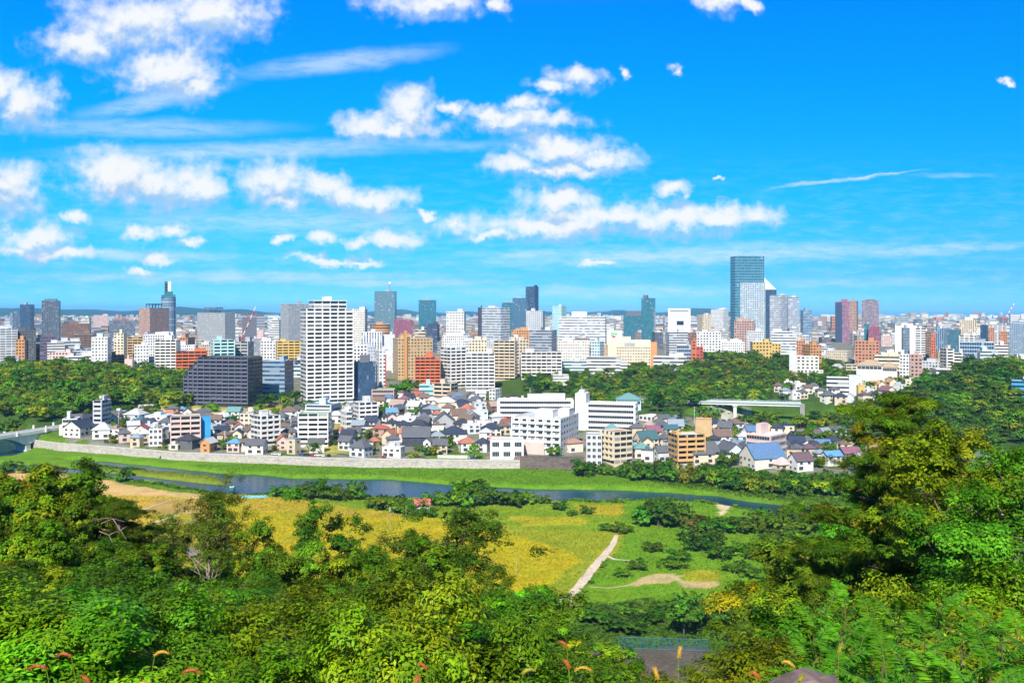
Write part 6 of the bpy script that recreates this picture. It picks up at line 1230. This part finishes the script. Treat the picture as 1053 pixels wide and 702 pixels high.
tree_at(make_broadleaf(56, (.14, .22, .006), R=3.2, Hh=3.2, zc=6.0, nc=55, nl=620, size=.16, cr=.8, asp=.45, sub=False, frac=.25, r0=.2, yellow=.1), 'broadleaf_tree', 'golden topped tree between the old pine and the slim reddish trunk', 972, 462, 57, wid=1.0); tree_at(make_broadleaf(57, (.10, .21, .008), R=3.2, Hh=3.0, zc=4.8, nc=60, nl=480, size=.11, cr=.75, asp=.5, bark=PALEBARK, sub=False, frac=.6, r0=.14, inner=.3), 'broadleaf_tree', 'tree with forked pale limbs at the right edge', 1040, 470, 40, wid=1.1)
tree_at(make_broadleaf(58, (.11, .20, .008), R=3.0, Hh=2.6, zc=4.2, nc=46, nl=640, size=.17, cr=.8, asp=.5, sub=True, frac=.4, r0=.14), 'broadleaf_tree', 'rounded dull green tree left of the old pine', 836, 556, 72, wid=1.2); tree_at(make_broadleaf(59, (.15, .23, .006), R=3.0, Hh=2.6, zc=4.2, nc=46, nl=640, size=.17, cr=.8, asp=.45, sub=True, frac=.4, r0=.14, yellow=.15), 'broadleaf_tree', 'yellow tipped leafy tree in front of the river bend', 800, 585, 70, wid=1.1)

# feathery plants, foxtail grass and the rock beside the eye
FERN = leaf_mat('fresh_frond', .45, .4, .015, .12)
def feathery(seed, nfr, hgt):
    rng = np.random.default_rng(seed); b = MB(); V, C = [], []; b.tube([(0, 0, -2.5), (.05, .02, hgt * .6), (.02, -.05, hgt - .2)], [.03, .022, .008], 6)
    for k in range(nfr):
        a = k * 2.4 + rng.uniform(-.3, .3); f = k / nfr; z0 = hgt - 1.9 + 1.65 * f; L = rng.uniform(.75, 1.05) * (1.1 - .45 * f); el = .25 + 1.0 * f * f + rng.uniform(-.15, .2); n = 30; t = np.linspace(.12, 1, n)
        d = np.array((math.cos(a), math.sin(a), 0)); cx_ = np.stack([np.array((0, 0, z0)) + d * L * s * math.cos(el * (1 - .4 * s)) + np.array((0, 0, L * s * math.sin(el) - .30 * L * s * s)) for s in t]); b.tube([(0, 0, z0), cx_[n // 2], cx_[-1]], [.007, .005, .002], 4, 1)
        side = np.array((-d[1], d[0], 0)); col = np.array((.115, .33, .014)) * rng.uniform(.7, 1.3)
        for sgn in (-1, 1):
            ln = .17 * np.sin(np.pi * (t * .82 + .1)) ** .6; al = side * sgn + d * .5 + np.array((0, 0, .12)); al = unit(np.tile(al, (n, 1)) + .12 * rng.normal(size=(n, 3))); nr = np.tile((0, 0, 1.0), (n, 1)) + .3 * rng.normal(size=(n, 3)) - d * .3; nr = unit(nr - al * (nr * al).sum(1, keepdims=True)); wv = np.cross(nr, al) * .016; L2 = al * ln[:, None]
            V.append(np.stack([cx_, cx_ + L2 * .45 + wv, cx_ + L2 - nr * .02, cx_ + L2 * .45 - wv], 1).reshape(-1, 3)); C.append(tint(n, col, rng, .25, .15))
    return leaf_mesh('fronds', np.concatenate(V), np.concatenate(C), FERN), b.mesh('stalk', [mat('brown_stalk', (.13, .09, .04), .7, .2, 4), mat('green_stalk', (.12, .17, .03), .6, .2, 4)]), hgt
FE = [feathery(70 + k, 13, 4.0) for k in range(4)]
frng = random.Random(12)
for k, (px, yt, d) in enumerate([(846,612,15),(872,598,16),(898,622,13.5),(922,610,15.5),(948,630,14),(966,606,15),(988,636,12.5),(1010,624,14),(1034,640,12),(1050,630,13),(880,650,11.5),(912,664,10.5),(1002,668,10),(838,640,13.5),(936,656,11),(1064,650,12),(968,672,9.8),(866,632,14.5),(905,646,12.4),(1022,662,10.8),(858,664,11)]):
    x = (px - CX) / F * d; gz = tz(x, d); zt = H - (yt - HY) / F * d; kd = Kind('feathery_plant', 'plant', 'fresh green feathery leaved plant', ('fronds', 'stalk'), FE[k % 4]); h = max(4.0, zt - gz); plant(kd, x, d, h, 4.0 / h, group='feathery plants at the near edge', rng=frng, z=min(gz, zt - 4.0))
def foxtail(px, ytop, d, bend, col, label):
    x, y, zt = W(px, ytop, d); gz = tz(x, y); h = zt - gz; r = thing('foxtail_grass', (x, y, gz)); b = MB(); P = [(0, 0, -.1), (.02 * bend, 0, h * .5), (.06 * bend, 0, h * .86), (.12 * bend, 0, h * .97)]; b.tube(P, [.006, .005, .004, .003], 4)
    for s in (-1, 1, .4): b.face([(0, 0, h * .3), (s * .02, .01, h * .3), (s * .16, .05, h * .62), (s * .14, .04, h * .62)])
    link('stalk', b.mesh('stalk', mat('grass_stalk', (.16, .22, .02), .6, .2, 4)), r)
    hd = MB(); s = np.array(P[-1]); q = [s + np.array((bend * .13 * t, 0, .10 * t - .11 * t * t * abs(bend))) for t in np.linspace(0, 1, 7)]; hd.tube(q, [.004, .009, .011, .011, .010, .007, .003], 7)
    rng = np.random.default_rng(int(px)); n = 260; t = rng.random(n); base = np.array([np.interp(t, np.linspace(0, 1, 7), [p[k] for p in q]) for k in range(3)]).T
    for p in base: dv = unit(rng.normal(size=3) * (1, 1, .7)) * .017; hd.face([tuple(p), tuple(p + dv * .9 + (0, 0, .004)), tuple(p + dv)])
    link('seed_head', hd.mesh('seed_head', mat('seed_head_' + col, dict(russet=(.42, .12, .03), gold=(.55, .34, .04), olive=(.30, .30, .03))[col], .7, .2, 3)), r); auto(r, label, 'grass', 'foxtail grasses at the near edge', px, ytop, d)
for px, yt, d, bend, col in [(65,676,6.5,-1,'russet'),(88,664,7,-.9,'russet'),(100,692,6,-.4,'russet'),(146,662,7,.8,'gold'),(128,696,6,.6,'gold'),(172,680,6.4,.9,'russet'),(446,676,7.5,-.5,'russet'),(423,694,6.4,.2,'russet'),(590,652,8,-.5,'russet'),(590,674,7.2,-.3,'russet'),(622,676,7,-.9,'gold'),(616,694,6.4,-.9,'gold'),(526,680,7,.7,'olive'),(696,662,7.2,.12,'gold'),(680,684,6.5,-.2,'gold'),(826,672,6.8,-.6,'gold'),(860,660,7,.15,'olive'),(790,684,6.4,-.5,'russet'),(815,690,6.2,.3,'olive')]:
    foxtail(px, yt, d, bend, col, dict(russet='russet drooping foxtail grass head', gold='golden foxtail grass head', olive='pale green upright grass head')[col])
def rock():
    rng = np.random.default_rng(2); d = 6.5; x, y, zt = W(832, 689, d); gz = tz(x, y); nx, ny = 22, 14; b = MB(); r = zt - gz + .02
    G = [[((i / nx - .5) * 1.5, (j / ny - .5) * 1.4, (r + .0) * max(0, 1 - abs(2 * i / nx - 1) ** 3.2) * max(0, 1 - abs(2 * j / ny - 1) ** 3) - .05 + .012 * rng.normal()) for i in range(nx + 1)] for j in range(ny + 1)]
    for j in range(ny):
        for i in range(nx): b.face([G[j][i], G[j][i + 1], G[j + 1][i + 1], G[j + 1][i]])
    tag(link('boulder', b.mesh('boulder', mat('purplish_rock', (.17, .12, .11), .9, .4, 7, bump=.6), True), None, (x, y, gz)), 'purplish brown boulder beneath the feathery plants', 'boulder')
rock()

# ------------------------------------------------------------------ air between here and the far hills
def haze():
    b = MB(); b.box(-31000, 41000, -140, 81000, -8, 196); m = bpy.data.materials.new('haze'); m.use_nodes = True; nt = m.node_tree; nt.nodes.remove(nt.nodes['Principled BSDF']); v = nt.nodes.new('ShaderNodeVolumePrincipled')
    v.inputs['Color'].default_value = (.22, .60, 1.0, 1); v.inputs['Density'].default_value = HAZE; v.inputs['Anisotropy'].default_value = -.3
    nt.links.new(v.outputs[0], nt.nodes['Material Output'].inputs['Volume']); o = link('haze', b.mesh('haze', m)); tag(o, 'thin blue summer haze over the city', 'haze', None, 'stuff')
HAZE = 4.5e-5
if HAZE: haze()

# ------------------------------------------------------------------ labels that single out every repeated thing
def label_all():
    lm = [(a, b, c, n, w) for a, b, c, n, w in LAND]; out = []
    for o, base, cat, group, px, py, d in AUTO:
        best, rel = None, ''
        for a, b, c, n, w in lm:
            dx = px - a; s = abs(dx) + abs(math.log(d / c)) * 260 + abs(py - b) * .3
            if best is None or s < best[0]: best = (s, a, c, n, w)
        s, a, c, n, w = best; dx = px - a
        rel = ('left of' if dx < 0 else 'right of') if abs(dx) > w + 3 else ('before' if d < c else 'behind')
        out.append([o, base, cat, group, px, py, d, rel, n])
    # things close to the eye are placed by one another, not by far buildings
    for r in out:
        if r[6] < 200: r[7], r[8] = 'on', ('the grassy slope edge' if r[2] in ('grass', 'plant') else 'the wooded near slope')
        r.append(f"{r[1]} {r[7]} {'the ' if r[6] >= 200 else ''}{r[8]}")
    seen = {}
    for r in out: seen.setdefault(r[-1], []).append(r)
    ORD = ['leftmost', 'second', 'third', 'fourth', 'fifth', 'sixth', 'seventh', 'eighth', 'ninth', 'tenth', 'eleventh', 'twelfth', 'thirteenth', 'fourteenth', 'fifteenth', 'sixteenth', 'seventeenth', 'eighteenth', 'nineteenth', 'twentieth']
    for lab, rs in seen.items():
        rs.sort(key=lambda r: r[4])
        for k, r in enumerate(rs):
            l = lab
            if len(rs) > 1:
                if len(rs) <= 20: l += ', ' + (('leftmost' if k == 0 else f'{k + 1}' + {2: 'nd', 3: 'rd'}.get(k + 1, 'th') + ' from left'))
                else:
                    bands = ['far', 'farther', 'middle', 'nearer', 'near']; l += f", number {k + 1} from left"
            if len(l.replace(',', '').split()) > 16: l = l.replace(' storey block', ' storeys')
            tag(r[0], l, r[2], r[3])
label_all()
for o in COL.objects:
    if o.parent is None and o.type in ('EMPTY', 'MESH') and 'label' not in o and o.get('kind') != 'structure': print('NO LABEL', o.name)
